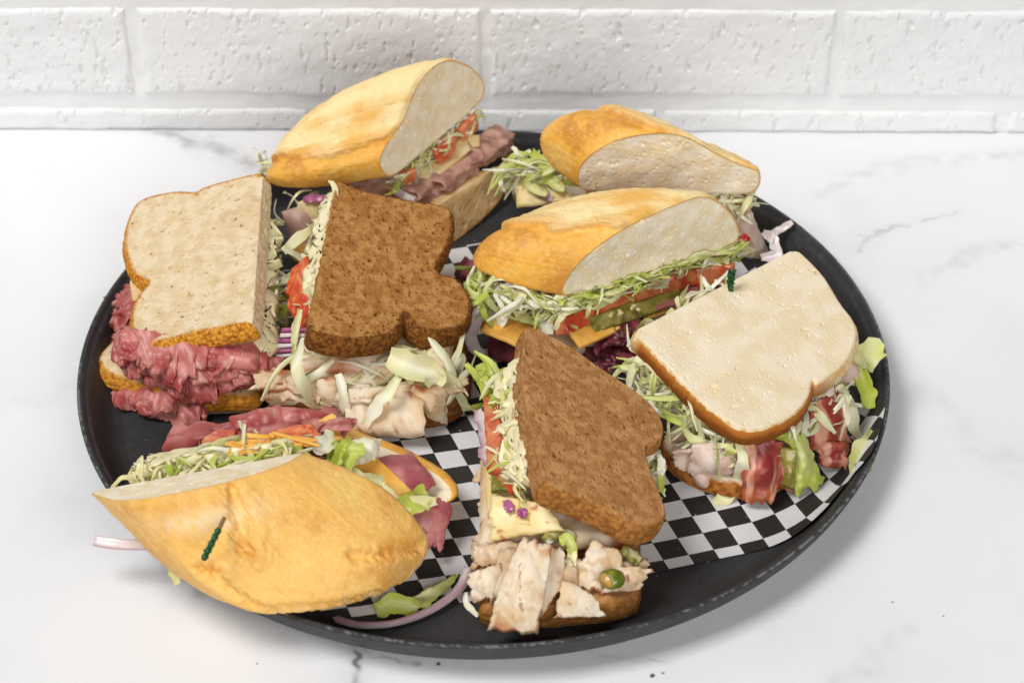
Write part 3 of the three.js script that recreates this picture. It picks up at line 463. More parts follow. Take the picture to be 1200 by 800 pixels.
/** A piece laid between four corners (in order round it), sagging and wavy, th thick. */
function piece(S, name, q, o = {}) {
  const s = o.seed ?? Math.floor(R() * 999), wav = o.wav ?? 1.2, bow = o.bow ?? 0, n0 = nrm(cross(sub(q[1], q[0]), sub(q[3], q[0]))), n = n0[1] < 0 ? n0.map((x) => -x) : n0;
  const jag = o.jag ?? 0.0;
  const F = (u0, v0) => {
    const eu = jag * fbm(v0 * 7, s, u0 > 0.5 ? 1 : 2, 3), ev = jag * fbm(u0 * 7, s, v0 > 0.5 ? 3 : 4, 3), u = u0 + eu * (u0 - 0.5) * 2, v = v0 + ev * (v0 - 0.5) * 2;
    let p = add(lerp(lerp(q[0], q[1], u), lerp(q[3], q[2], u), v), n, bow * Math.sin(Math.PI * clamp(u)) * Math.sin(Math.PI * clamp(v)));
    if (o.round) { const x = 2 * u0 - 1, y = 2 * v0 - 1, k = Math.sqrt(1 - x * x / 2), l = Math.sqrt(1 - y * y / 2), U = mix(u, 0.5 + x * l * 0.5, o.round), V = mix(v, 0.5 + y * k * 0.5, o.round); p = add(lerp(lerp(q[0], q[1], U), lerp(q[3], q[2], U), V), n, bow * Math.sin(Math.PI * clamp(u)) * Math.sin(Math.PI * clamp(v))); }
    const f = o.freq ?? 0.09; p = add(p, n, wav * 2 * fbm(p[0] * f + s, p[1] * f, p[2] * f, 3) + (o.rip ? o.rip * Math.sin(u * (o.ripN ?? 14) + 3 * vn(v * 2, s, 1)) : 0));
    p = add(p, n, (o.fine ?? 0.15) * 2 * fbm(p[0] * 0.5, p[1] * 0.5, p[2] * 0.5 + s, 3));
    if (p[1] < 3.6) p[1] = 3.6 + 0.1 * (p[1] - 3.6); return p;
  };
  return part(name, sheet(F, o.nu ?? 26, o.nv ?? 22, o.th ?? 1.6, o.col || tone.turkey), o.mat || M.meat, S, o.extra);
}
/** One folded slice of meat: 'fold' turns back on itself with its nose outward, 'flap' hangs. */
function flap(S, name, P, a, out, o) {
  const up = [0, 1, 0], s = o.seed ?? Math.floor(R() * 9999), W = o.W, D = o.D, amp = o.amp ?? 2.2;
  const F = (u, v) => {
    let x = (u - 0.5) * W * (1 + 0.22 * fbm(v * 3.5, s, u > 0.5 ? 3 : 8, 3)), y, z;
    if (o.kind === 'fold') { const th = Math.PI * (v * 1.15 - 0.05); z = -6 + (D + 6) * Math.sin(th); y = o.R * Math.cos(th) - (o.sag || 0) * Math.sin(th); }
    else { z = -8 + (D + 8) * v; y = (o.rise || 0) * v - (o.sag || 6) * v * v; }
    const q = add(add(add(P, a, x), out, z), up, y), f = o.freq ?? 0.11, k = amp * (0.4 + 0.9 * v);
    const w = [fbm(q[0] * f + s, q[1] * f, q[2] * f, 3), fbm(q[0] * f, q[1] * f + s, q[2] * f + 9, 3), fbm(q[0] * f + 5, q[1] * f, q[2] * f + s, 3)];
    const e = (o.edge ?? 2) * ss(0.7, 1, v) * fbm(u * W * 0.35, s, 3, 3);
    const r = add(add(q, w, 2 * k), out, e * 1.5); r[1] += (o.ruff ?? 0.6) * fbm(q[0] * 0.5, q[1] * 0.5 + s, q[2] * 0.5, 2); if (o.ruff) { const k2 = o.ruff * ss(0.3, 1, v); r[0] += k2 * vn(u * W * 0.5, v * 2, s); r[2] += k2 * vn(u * W * 0.5, v * 2, s + 9); }
    if (r[1] < 4) r[1] = 4 + 0.12 * (r[1] - 4); return r;
  };
  return part(name, sheet(F, o.nu ?? 24, o.nv ?? 16, o.th ?? 1.4, o.col), o.mat || M.meat, S);
}
function flaps(S, name, n, A, B, out, o) {
  const ab = sub(B, A), a = nrm(ab);
  for (let i = 0; i < n; i++) {
    const t = (i + rr(0.1, 0.9)) / n, h = rr(...o.h), ang = rr(-0.5, 0.5), dir = nrm(add(a, out, ang * 0.6)), ou = nrm(add(out, a, -ang * 0.6));
    const P = add(add(lerp(A, B, t), out, rr(...(o.off || [-4, 2]))), [0, 1, 0], h);
    flap(S, name, P, dir, ou, { W: rr(...(o.W || [16, 30])), D: rr(...(o.D || [6, 12])), R: rr(...(o.R || [2, 4])), sag: rr(...(o.sag || [2, 8])), kind: R() < (o.folds ?? 0.6) ? 'fold' : 'flap', amp: o.amp, th: o.th, col: o.col, mat: o.mat, nu: o.nu, nv: o.nv, freq: o.freq, ruff: o.ruff });
  }
}
/** A narrow strip along a path of points, cupped across. */
function strip(S, name, pts, w, o = {}) {
  const curve = new THREE.CatmullRomCurve3(pts.map((p) => new THREE.Vector3(...p))), s = o.seed ?? Math.floor(R() * 999), tw = o.twist ?? 0, face = o.face || [0, 0.78, 0.63];
  const F = (u, v) => {
    const p = curve.getPoint(u).toArray(), t = curve.getTangent(u).toArray(); let side = nrm(cross(t, face)); const N = nrm(cross(side, t)), an = tw * (u - 0.5) + (o.roll || 0);
    side = add(side.map((x) => x * Math.cos(an)), N, Math.sin(an));
    const tap = (o.taper ?? 0.6) + (1 - (o.taper ?? 0.6)) * Math.sin(Math.PI * clamp(u * 0.94 + 0.03)), x = (v - 0.5) * w * tap * (1 + (o.edge ?? 0.6) * fbm(u * 6, s, v > 0.5 ? 1 : 2, 3)), cup = (o.cup ?? 0.25) * w * (4 * (v - 0.5) * (v - 0.5) - 0.5);
    let r = add(add(p, side, x), N, cup + (o.wav ?? 0.5) * 2 * fbm(u * 4, v * 2, s, 2)); const lo = o.floor ?? 3.2; if (r[1] < lo) r[1] = lo + 0.1 * (r[1] - lo); return r;
  };
  return part(name, sheet(F, o.nu ?? 14, o.nv ?? 3, o.th ?? 0.42, o.col || tone.leaf(0.3)), o.mat || M.leaf, S, o.extra);
}
/** Shreds strewn along a line: each a strip of its own. */
function shreds(S, name, n0, A, B, out, o) {
  const n = Math.round(n0 * 1.35);
  const ab = nrm(sub(B, A));
  for (let i = 0; i < n; i++) {
    const t = (i + rr(0, 1)) / n, P = add(add(lerp(A, B, t), out, rr(...(o.off || [-5, 3]))), [0, 1, 0], rr(...(o.h || [-4, 4])));
    const L = 1.2 * rr(...(o.L || [12, 28])), al = rr(-1, 1) * (o.along ?? 1), ou = rr(...(o.ou || [-0.3, 0.8])), upd = rr(...(o.up || [-0.4, 0.3])), d = nrm(add(add(ab.map((x) => x * al), out, ou), [0, 1, 0], upd)), side = nrm(cross(d, [rr(-1, 1), 1, rr(-1, 1)])), N = cross(side, d), cu = rr(-1, 1) * L * (o.curl ?? 0.3), cz = rr(-1, 1) * L * (o.curl ?? 0.3), dr = rr(...(o.droop || [0, 5]));
    const pts = [0, 0.33, 0.66, 1].map((u) => { const k = Math.sin(Math.PI * u * rr(0.9, 1.3)); const q = add(add(add(P, d, L * (u - 0.4)), side, cu * k), N, cz * k); q[1] -= dr * u * u; return q; });
    strip(S, name, pts, (0.5 + 0.9 * R() * R()) * rr(...(o.w || [2.5, 5])), { twist: rr(-2, 2), roll: rr(-1, 1), cup: rr(-0.22, 0.22), taper: rr(0.15, 0.7), col: (o.tone || tone.leaf)(Math.pow(R(), o.pow ?? 1.4) * (o.green ?? 0.9)), mat: o.mat, nu: 11, th: o.th, face: [rr(-0.6, 0.6), 1, rr(0, 1)] });
  }
}
const OUTF = [0, 0, 1], OUTR = [1, 0, 0.1], OUTL = [-1, 0, 0.1];

// corned beef on pale wheat
const cb = { col: tone.corned, amp: 2.3, freq: 0.15, th: 1.0, ruff: 0.55, nu: 34, nv: 20 };
flaps(S1, 'corned_beef_slice', 16, [-176.2,18,3.1], [-140.8,18,20.2], [-0.1, 0, 1], { ...cb, h: [4, 20], W: [15, 30], D: [2, 8], sag: [3, 10], folds: 0.5, off: [-6, 3] });
flaps(S1, 'corned_beef_slice', 17, [-176.1,14,7.5], [-142.5,14,23.3], [-0.15, 0, 1], { ...cb, h: [-8, 6], W: [14, 28], D: [3, 8], sag: [5, 12], folds: 0.3, off: [-1, 4] });
flaps(S1, 'corned_beef_slice', 17, [-144.2,18,20.2], [-108.5,18,16.3], [0.05, 0, 1], { ...cb, h: [2, 19], W: [12, 24], D: [1, 5], sag: [1, 4], folds: 0.65, off: [-5, 0] });
flaps(S1, 'corned_beef_slice', 12, [-178.5,16,-8.8], [-185.7,16,-54.5], [-1, 0, 0.2], { ...cb, h: [0, 12], W: [12, 22], D: [3, 8], sag: [2, 7], folds: 0.5, off: [-5, 1] });
for (const p of [[[-156,6,20.3], [-149,6,22.9], [-144.7,5,25.6], [-147.8,4,28.3]], [[-152.1,4,23.1], [-146.3,4,27], [-144,4,24.4]], [[-138.5,4,24.4], [-137,5,21.7], [-140.2,5,19.1]]]) strip(S1, 'corned_beef_scrap', p, 3.5, { col: tone.corned, mat: M.meat, th: 1.4, cup: 0.4 });
piece(S1, 'corned_beef_slice', [[-166.5,28,7.3], [-110.5,34,21.2], [-106.6,36,-44.2], [-172.9,28,-54.6]], { col: tone.corned, th: 8, bow: 3, wav: 2 });
piece(S1, 'mayo_bit', [[-177.1,31,-35.2], [-156.6,34,-25.8], [-160.4,36,-65.7], [-180.1,31,-50.7]], { col: tone.swiss, mat: M.cheese, th: 2 });
shreds(S1, 'slaw_shred', 70, [-109.9,42,-72.2], [-109.9,30,9.8], [1, 0, 0.25], { off: [-6, 1], h: [-16, 4], L: [9, 20], w: [2, 4.5], tone: tone.slaw, mat: M.slaw, pow: 0.8, green: 1, curl: 0.3, th: 0.8 });
shreds(S1, 'slaw_shred', 30, [-105.4,26,-57.2], [-112.2,22,7.9], [1, 0, 0.3], { off: [-4, 4], h: [-10, 8], L: [8, 16], w: [2, 4.5], tone: tone.slaw, mat: M.slaw, pow: 0.6, green: 1, curl: 0.3, th: 0.8 });
piece(S1, 'slaw_dressing', [[-114.9,44,-76.8], [-109.7,44,-82.7], [-109.4,26,8.2], [-115,30,9.8]], { col: tone.slaw(0.3), mat: M.slaw, th: 18, wav: 1.5, freq: 0.25, fine: 0.5 });

// turkey on dark rye
flaps(S2, 'turkey_slice', 6, [-102.2,18,22.8], [-64.9,18,33.2], [-0.1, 0, 1], { h: [-1, 14], W: [22, 38], D: [2, 7], sag: [1, 6], R: [2, 5], col: tone.turkey, mat: M.turkey, folds: 0.6, th: 1.5, amp: 3, freq: 0.09 });
flaps(S2, 'turkey_slice', 5, [-69.2,18,30.6], [-19.4,18,28], [0.05, 0, 1], { h: [2, 13], W: [26, 44], D: [0, 5], sag: [1, 4], R: [2, 4], col: tone.turkey, mat: M.turkey, folds: 0.7, th: 1.5, amp: 2.6, freq: 0.09 });
flap(S2, 'turkey_slice', [-48.6,17,37.1], nrm([1, 0, 0.03]), [0, 0, 1], { W: 37, D: 9, R: 8, sag: 3, kind: 'fold', amp: 1, col: tone.turkey, mat: M.turkey, th: 1.6, seed: 5, edge: 1 });
piece(S2, 'turkey_slice', [[-36.5,30,29.4], [-18.4,26,28.5], [-17.8,5,30.7], [-26.8,12,33.8]], { col: tone.turkey, mat: M.turkey, bow: 5, th: 1.6, wav: 1, jag: 0.1 });
piece(S2, 'turkey_slice', [[-65.2,31,33.9], [-43,31,32.6], [-52.1,25,36.3], [-65.3,25,37.6]], { col: tone.turkey, mat: M.turkey, bow: 2, th: 1.6 });
piece(S2, 'turkey_slice', [[-80.3,32,28.6], [-70.4,33,27.9], [-68.5,20,35.5], [-83,24,31.3]], { col: tone.turkey, mat: M.turkey, bow: 4, th: 1.6, jag: 0.12 });
piece(S2, 'turkey_slice', [[-104,26,25.9], [-84.9,28,24.4], [-83.7,14,27.1], [-106.5,12,26.1]], { col: tone.turkey, mat: M.turkey, bow: 3, th: 1.6, jag: 0.15, wav: 2 });
shreds(S2, 'lettuce_shred', 42, [-89,34,19.9], [-11.1,27,14], OUTF, { off: [-6, 4], h: [-6, 3], L: [14, 34], w: [2.5, 6], up: [-0.7, 0.1], ou: [0, 0.8], droop: [1, 9], green: 0.55 });
strip(S2, 'lettuce_shred', [[-39.7,36,28.9], [-46.9,32,39.5], [-51.9,25,42.7], [-57,17,46]], 6, { col: tone.leaf(0.1) });
strip(S2, 'lettuce_shred', [[-70.2,36,28.9], [-67.6,30,37.2], [-66.2,22,39.2], [-65.8,12,36.4]], 5, { col: tone.leaf(0.05) });
strip(S2, 'lettuce_shred', [[-21.2,36,25], [-14.3,28,25.7], [-11.9,20,25.2], [-8.7,8,23.9]], 5, { col: tone.leaf(0.3) });
strip(S2, 'lettuce_leaf', [[-45.9,42,23.2], [-35.5,40,27.3], [-25.3,34,27.8], [-24.2,28,28.3]], 13, { col: tone.leaf(0.35), nv: 6, wav: 1.2 });
for (let k = 0; k < 6; k++) { const c = k % 2 ? tone.onionWhite : tone.onionRed, f = (y) => y - 0.0, t0 = k / 6, t1 = (k + 1) / 6 - 0.02, a = lerp([-99.3,40,-1.9], [-103.3,26,5.5], t0), b = lerp([-99.3,40,-1.9], [-103.3,26,5.5], t1), c2 = lerp([-85.6,42,0.6], [-88.5,28,6], t0), d = lerp([-85.6,42,0.6], [-88.5,28,6], t1); piece(S2, 'onion_layer', [a, c2, d, b], { col: c, mat: M.wet, th: k % 2 ? 2.4 : 2.9, wav: 0.3, nu: 10, nv: 5 }); }
piece(S2, 'mayo_bit', [[-103.3,25,1], [-86.3,27,0.7], [-84.6,25,3.6], [-104.8,23,5.2]], { col: tone.swiss, mat: M.cheese, th: 2, wav: 0.4 });
piece(S2, 'tomato_slice', [[-81.8,44,-7.6], [-92.1,52,-31.8], [-97.2,38,-20.7], [-88.6,36,-1.5]], { col: tone.tomato, mat: M.wet, th: 4, wav: 0.5 });
piece(S2, 'tomato_slice', [[-79.2,46,-7.8], [-91.7,44,-18.6], [-89.7,38,-8.4], [-81.7,40,-1.9]], { col: tone.tomato, mat: M.wet, th: 4, wav: 0.5 });
piece(S2, 'tomato_slice', [[-88.1,56,-39.1], [-94.9,48,-38.4], [-98.5,40,-28.5], [-91.1,40,-18.2]], { col: tone.tomato, mat: M.wet, th: 4, wav: 0.5 });
shreds(S2, 'slaw_shred', 42, [-78.5,58,-85.8], [-84.8,50,-5.4], [-1, 0, 0.15], { off: [-5, 4], h: [-13, 3], L: [8, 20], w: [2, 4.5], tone: tone.slaw, mat: M.slaw, pow: 1.3, green: 1, th: 0.8, curl: 0.25 });
shreds(S2, 'lettuce_shred', 18, [-81.9,50,-76], [-86.9,46,-24.3], [-1, 0, 0.3], { off: [0, 6], h: [-12, 0], L: [12, 26], w: [2.5, 5], along: 1, green: 0.7, up: [-1, 0] });
piece(S2, 'slaw_dressing', [[-73.7,56,-93], [-79.6,56,-88.5], [-86.7,44,-18.6], [-79.1,48,-8]], { col: tone.slaw(0.2), mat: M.slaw, th: 14, wav: 1.5, freq: 0.25, fine: 0.5 });
piece(S2, 'filling_slice', [[-92.2,28,20.5], [-15.2,28,20.5], [-16.2,28,-40.5], [-94,30,-44.9]], { col: tone.turkey, th: 12, wav: 1 });
strip(S2, 'lettuce_shred', [[-90,48,-6.6], [-92.3,42,1.3], [-93.1,36,6.5]], 3.5, { col: tone.leaf(0.4) });

// roast beef roll, far left
hoagie(S3, 'bottom_roll', {o:[-40.8,24,-108.4],u:[0.664,0.000,-0.748],v:[-0.282,0.926,-0.251],pts:[[0.0,-0.0,1],[80.3,0.0,0],[77.6,-8.0,0],[70.4,-15.2,0],[55.7,-20.4,0],[31.3,-23.2,0],[13.4,-20.9,0],[-0.7,-13.7,0]]}, [-14.3,22,-138], [-100.3,18,-102.2], { seed: 32, cell: 0.9, rings: 50, crust: hoagieCrust(32, {}), crumb: (a, b) => mix3(C('#d8ae74'), C('#e8c795'), ss(-0.4, 0.5, fbm(a * 0.2, b * 0.2, 5, 4))) });
shreds(S3, 'lettuce_shred', 60, [-47.9,42,-123.2], [-3.5,50,-175.3], [0.75, 0, 0.65], { off: [-4, 0], h: [-7, 2], L: [6, 14], w: [1.8, 4], green: 0.9, pow: 1, ou: [-0.4, 0.2], up: [-0.3, 0.2] });
piece(S3, 'tomato_slice', [[-45.5,42,-131], [-37,44,-132.8], [-36.7,37,-133.4], [-43.9,34,-131.4]], { col: tone.tomato, mat: M.wet, th: 4, wav: 0.6 });
piece(S3, 'tomato_slice', [[-27.8,45,-147.2], [-14.4,47,-161.9], [-18.1,36,-156.9], [-26.1,36,-147.4]], { col: tone.tomato, mat: M.wet, th: 4, wav: 0.8 });
piece(S3, 'tomato_slice', [[-15.2,49,-160.5], [-6.2,51,-173.8], [-4.5,41,-173.9], [-13.6,38,-163.6]], { col: tone.tomato, mat: M.wet, th: 4, wav: 0.6 });
piece(S3, 'mayo_bit', [[-45,32,-135.7], [-11.3,40,-167.2], [-8.1,36,-160.1], [-35.9,28,-130.4]], { col: tone.swiss, mat: M.cheese, th: 2.5, wav: 0.8 });
piece(S3, 'mayo_bit', [[-11.8,41,-167.4], [-3.5,41,-167.4], [-3.5,36,-163.3], [-8.1,36,-163.3]], { col: tone.swiss, mat: M.cheese, th: 2, wav: 0.4 });
flaps(S3, 'roast_beef_slice', 20, [-35.1,22,-131], [10.2,24,-175.7], [0.7, 0, 0.7], { h: [-1, 11], W: [12, 24], D: [1, 5], sag: [0, 3], R: [1.3, 3], col: tone.roast, folds: 0.85, off: [-4, 1], amp: 1.8 });
flaps(S3, 'roast_beef_slice', 6, [-4.4,34,-161.4], [8.4,34,-174.3], [0.8, 0, 0.6], { h: [-6, 6], W: [12, 20], D: [1, 5], sag: [0, 3], R: [2, 4], col: tone.roast, folds: 0.85, off: [-4, 1], amp: 2 });
piece(S3, 'roast_beef_slice', [[-40.4,24,-126.7], [7,26,-171.2], [-32.9,28,-192.9], [-85.9,26,-131.7]], { col: tone.roast, th: 10, wav: 1.5 });
piece(S3, 'ham_slice', [[-106.8,32,-109.6], [-90.9,34,-114.4], [-84.4,10,-107.6], [-97.4,4,-94.7]], { col: tone.paleHam, th: 1.6, bow: 6, wav: 1 });
piece(S3, 'mayo_bit', [[-99.2,36,-113.2], [-82.8,38,-118.1], [-82.8,22,-105.1], [-98.3,22,-108.1]], { col: tone.swiss, mat: M.cheese, th: 2.4, bow: 2, wav: 0.6, round: 0.3 });
strip(S3, 'onion_strip', [[-95.5,38,-111.9], [-88.7,39,-112.1], [-80.7,38,-110.4]], 4, { col: tone.onionRed, mat: M.wet, th: 1.4 });
strip(S3, 'onion_strip', [[-48.4,33,-128.1], [-43.8,31,-124.7], [-36.6,28,-124.3]], 5, { edge: 0.1, wav: 0.2, col: tone.onion, mat: M.wet, th: 1.4 });
shreds(S3, 'lettuce_shred', 5, [-114.9,38,-141.4], [-123.1,36,-152.1], [-1, 0, 0.2], { L: [8, 18], w: [2, 4], green: 0.5 });
shreds(S3, 'slaw_shred', 5, [-107,34,-114.4], [-82.5,36,-119.3], [-0.2, 0, 1], { L: [8, 16], w: [2, 4], h: [-4, 2], off: [-3, 2], green: 0.7, tone: tone.slaw, mat: M.slaw });

// the rear right roll
hoagie(S4, 'bottom_roll', {o:[52.2,20,-110.8],u:[0.998,0.000,0.066],v:[0.027,-0.909,-0.417],pts:[[0.0,-0.0,1],[92.0,-0.0,0],[90.5,13.3,0],[70.6,24.5,0],[25.1,26.3,0],[2.2,18.6,0]]}, [98,20,-107.8], [41.7,20,-159.7], { seed: 42, cell: 0.9, rings: 50, crust: hoagieCrust(42, {}) });
piece(S4, 'mayo_bit', [[15.8,30,-143.2], [36.7,34,-143.9], [46.4,30,-121.5], [16.7,22,-126.4]], { col: tone.pepper, mat: M.cheese, th: 2.4, bow: 2 });
shreds(S4, 'lettuce_shred', 46, [14,30,-145.6], [38.9,36,-137.1], [-0.6, 0, 0.8], { off: [-6, 4], h: [-4, 7], L: [12, 28], w: [2.2, 5], green: 0.85, ou: [-0.2, 0.8], up: [-0.5, 0.4] });
strip(S4, 'lettuce_shred', [[24,42,-151.5], [19.4,40,-149.6], [16.7,42,-149.9], [14,44,-151.8]], 3, { col: tone.leaf(0.05) });
strip(S4, 'lettuce_shred', [[8.4,26,-158.4], [9.4,20,-154.1], [10.7,10,-153.9]], 2.5, { col: tone.leaf(0.4) });
strip(S4, 'lettuce_shred', [[24,42,-149.9], [32,42,-135.7], [33.8,36,-131.7]], 8, { col: tone.leaf(0.8) });
strip(S4, 'lettuce_leaf', [[32,34,-122.1], [23,34,-131.4], [28.5,36,-134.8], [41,36,-123.9]], 8, { col: tone.leaf(0.7), nv: 5 });
strip(S4, 'onion_strip', [[22.1,32,-132.6], [29.3,32,-126.4], [35.6,30,-123]], 5, { edge: 0.1, wav: 0.2, col: tone.onion, mat: M.wet, th: 1.6 });
strip(S4, 'onion_strip', [[16.7,30,-146.4], [21.3,30,-144.8], [25.8,32,-146.7]], 5, { edge: 0.1, wav: 0.2, col: tone.onion, mat: M.wet, th: 1.6 });
shreds(S4, 'lettuce_shred', 26, [102.9,45,-108.3], [140,44,-105.2], [0.2, 0, 1], { off: [-5, 2], h: [-7, 1], L: [8, 20], w: [2, 4], green: 0.5 });
piece(S4, 'tomato_slice', [[120.1,42,-112.5], [135,42,-107.9], [133.5,36,-107.9], [122.1,36,-110.1]], { col: tone.tomato, mat: M.wet, th: 4, wav: 0.5 });
piece(S4, 'turkey_slice', [[130.1,34,-108.3], [140.3,28,-109], [150.4,6,-106.9], [139.3,6,-103.9]], { col: tone.turkeyPink, mat: M.turkey, th: 2, bow: 4, jag: 0.1 });
piece(S4, 'turkey_slice', [[125.7,36,-111.7], [139.6,30,-113.8], [145.3,16,-107.1], [132.4,22,-106.6]], { col: tone.turkey, mat: M.turkey, th: 2, bow: 4, jag: 0.1 });
piece(S4, 'turkey_slice', [[133.3,18,-104.4], [145.4,14,-106.8], [147.6,5,-105.3], [135.6,8,-102.8]], { col: tone.turkey, mat: M.turkey, th: 2, bow: 3, jag: 0.1 });
for (const p of [[[134.8,22,-102.1], [138.3,20,-100.2]], [[131.7,37,-108.8], [135.6,36,-111.7]]]) strip(S4, 'red_pepper_bit', [p[0], lerp(p[0], p[1], 0.5), p[1]], 3.5, { col: (u, v, s, q) => C('#c22414'), mat: M.wet, th: 2, nu: 6 });
strip(S4, 'onion_strip', [[144.8,12,-96], [152.6,15,-95.7], [151.2,18,-103.7], [146,20,-107.8]], 6, { col: tone.onionWhite, mat: M.wet, th: 1.4 });
strip(S4, 'onion_strip', [[149.3,18,-101.4], [151.8,20,-107], [156.8,22,-108.8], [161.6,25,-110]], 4.5, { col: tone.onionWhite, mat: M.wet, th: 1.4, floor: 3.2 });
piece(S4, 'turkey_slice', [[54.1,38,-107.4], [138.7,36,-105.6], [118.4,36,-141.1], [50.4,38,-146.1]], { col: tone.turkey, th: 14, wav: 1 });

// the lettuce, tomato and pickle roll in front of it
hoagie(S5, 'bottom_roll', {o:[39.5,18,-10.4],u:[0.895,-0.000,-0.446],v:[-0.070,-0.988,-0.140],pts:[[0.0,0.0,1],[104.3,-0.0,0],[106.9,10.5,0],[91.1,20.2,0],[51.1,21.1,0],[21.3,19.0,0],[5.9,11.3,0]]}, [85.6,18,-33.7], [7.4,18,-53.3], { seed: 52, cell: 0.9, rings: 50, crust: hoagieCrust(52, {}) });
shreds(S5, 'lettuce_shred', 130, [37.1,44,-13.1], [128.9,46,-58.1], [0.35, 0, 0.93], { off: [-4, 1], h: [-5, 4], L: [7, 16], w: [1.8, 4.2], green: 1, pow: 0.75, ou: [-0.3, 0.25], up: [-0.2, 0.2], curl: 0.16, droop: [0, 1.5] });
shreds(S5, 'lettuce_shred', 40, [7.6,44,-25.5], [37.2,42,-14.3], [-0.5, 0, 0.85], { off: [-5, 3], h: [-6, 3], L: [10, 22], w: [2, 4.5], green: 0.8, pow: 1.1, ou: [-0.4, 0.7], up: [-0.4, 0.2] });
shreds(S5, 'lettuce_shred', 20, [-4.9,44,-42.3], [3.8,42,-26], [-0.8, 0, 0.6], { off: [-4, 4], h: [-8, 4], L: [10, 22], w: [4, 8], green: 1, pow: 0.4, curl: 0.35, up: [-0.8, 0.4] });
strip(S5, 'lettuce_shred', [[14.8,46,-28.4], [12.3,42,-22.5], [9.7,34,-20.3], [8,28,-18.3]], 6, { col: tone.leaf(0.0) });
strip(S5, 'lettuce_shred', [[29.2,38,-15.2], [30.9,34,-14.8], [31.8,28,-11.5]], 7, { col: tone.leaf(0.0) });
strip(S5, 'lettuce_shred', [[44.4,42,-14.3], [38.4,40,-10], [35.1,34,-8]], 3, { col: tone.leaf(0.35) });
strip(S5, 'onion_strip', [[-1.4,34,-31.4], [-3.1,28,-26.6], [-6.7,16,-26.5], [-5,8,-25.4], [0.2,5,-23.7]], 6.5, { edge: 0.15, wav: 0.3, col: tone.onionWhite, mat: M.wet, th: 1.8, nu: 22, cup: 0.15 });
piece(S5, 'mayo_bit', [[10.5,30,-36.5], [42.9,30,-18.5], [15.7,24,-6.3], [-2.2,25,-18]], { col: tone.cheddar, mat: M.cheese, th: 2.2, wav: 0.8 });
piece(S5, 'mayo_bit', [[39.4,30,-14.4], [63.6,30,-26.8], [65.9,25,-16.6], [47.9,23,-6.2]], { col: tone.cheddar, mat: M.cheese, th: 2.4, wav: 0.5 });
piece(S5, 'mayo_bit', [[63.5,29,-23.9], [100.2,30,-41.4], [100.2,25,-37.3], [66,25,-18]], { col: tone.cheddar, mat: M.cheese, th: 2.2, wav: 0.8 });
piece(S5, 'tomato_slice', [[32.6,38,-16.6], [40.2,38,-16.6], [42.8,28,-11.5], [36,27,-11.4]], { col: tone.tomato, mat: M.wet, th: 4, wav: 0.5 });
piece(S5, 'tomato_slice', [[38.5,37,-13.8], [61.7,39,-29.1], [64.4,31,-26.9], [42.8,28,-12.9]], { col: tone.tomato, mat: M.wet, th: 4.5, wav: 0.6 });
piece(S5, 'tomato_slice', [[59.1,38,-27.6], [84.3,40,-40.4], [86.2,32,-38.8], [60.9,31,-25.5]], { col: tone.tomato, mat: M.wet, th: 4.5, wav: 0.7 });
piece(S5, 'tomato_slice', [[81.7,40,-40.4], [106.6,41,-49], [109,33,-46.7], [84.5,32,-38.1]], { col: tone.tomato, mat: M.wet, th: 4.5, wav: 0.7 });
piece(S5, 'tomato_slice', [[105.3,41,-49], [127,42,-52], [124.6,32,-48], [108,32,-43.8]], { col: tone.tomato, mat: M.wet, th: 4.5, wav: 0.6 });
piece(S5, 'pickle_slice', [[51.4,33,-18.8], [75.6,34,-31.4], [78.1,27,-25.1], [54.8,26,-15.4]], { col: tone.pickle, mat: M.wet, th: 3.5, wav: 0.4 });
piece(S5, 'pickle_slice', [[73.8,33,-29.9], [98.3,34,-41.2], [100.2,27,-39], [77.3,27,-25.1]], { col: tone.pickle, mat: M.wet, th: 3.5, wav: 0.4 });
for (let k = 0; k < 9; k++) { const p = lerp([59,33,-18.8], [77.1,34,-27.2], R()), g = new THREE.SphereGeometry(1, 10, 8); g.scale(1.6, 1, 1.1); g.rotateY(rr(0, 3)); g.translate(p[0] + rr(-2, 2), p[1] + rr(-1, 1.6), p[2] + rr(-1, 3)); const c = C('#d9c88c'), n = g.attributes.position.count; g.setAttribute('color', new THREE.Float32BufferAttribute(Array.from({ length: n }, () => c).flat(), 3)); part('pickle_seed', g, M.wet, S5); }
piece(S5, 'ham_slice', [[56.7,32,-27], [117.9,34,-52.5], [120.3,28,-44.7], [61.7,28,-19.7]], { col: tone.ham, th: 3, wav: 1 });
flaps(S5, 'pastrami_slice', 16, [55.8,16,-14.2], [76.1,18,-21.2], [0.35, 0, 0.93], { h: [-6, 8], W: [9, 18], D: [2, 7], sag: [1, 5], R: [1.2, 2.6], col: tone.pastrami, folds: 0.75, off: [-5, 2], amp: 2 });
flaps(S5, 'pastrami_slice', 6, [66,24,-16.5], [79,24,-23.3], [0.35, 0, 0.93], { h: [-2, 3], W: [8, 14], D: [2, 4], sag: [1, 3], R: [1.2, 2.4], col: tone.pastrami, folds: 0.8, amp: 1.6 });
piece(S5, 'ham_slice', [[-9.9,40,-60.4], [1.9,40,-46.1], [-1.2,24,-49.1], [-15.8,26,-63]], { col: tone.darkHam, th: 2, bow: 4 });
piece(S5, 'ham_slice', [[1.9,22,-30], [26.8,24,-21.3], [18.2,8,-10.5], [1.9,8,-18.6]], { col: tone.darkHam, th: 2.4, bow: 3 });
piece(S5, 'ham_slice', [[14,26,-43], [127.4,30,-62.8], [111.7,30,-95.7], [14,28,-69]], { col: tone.ham, th: 12, wav: 1 });

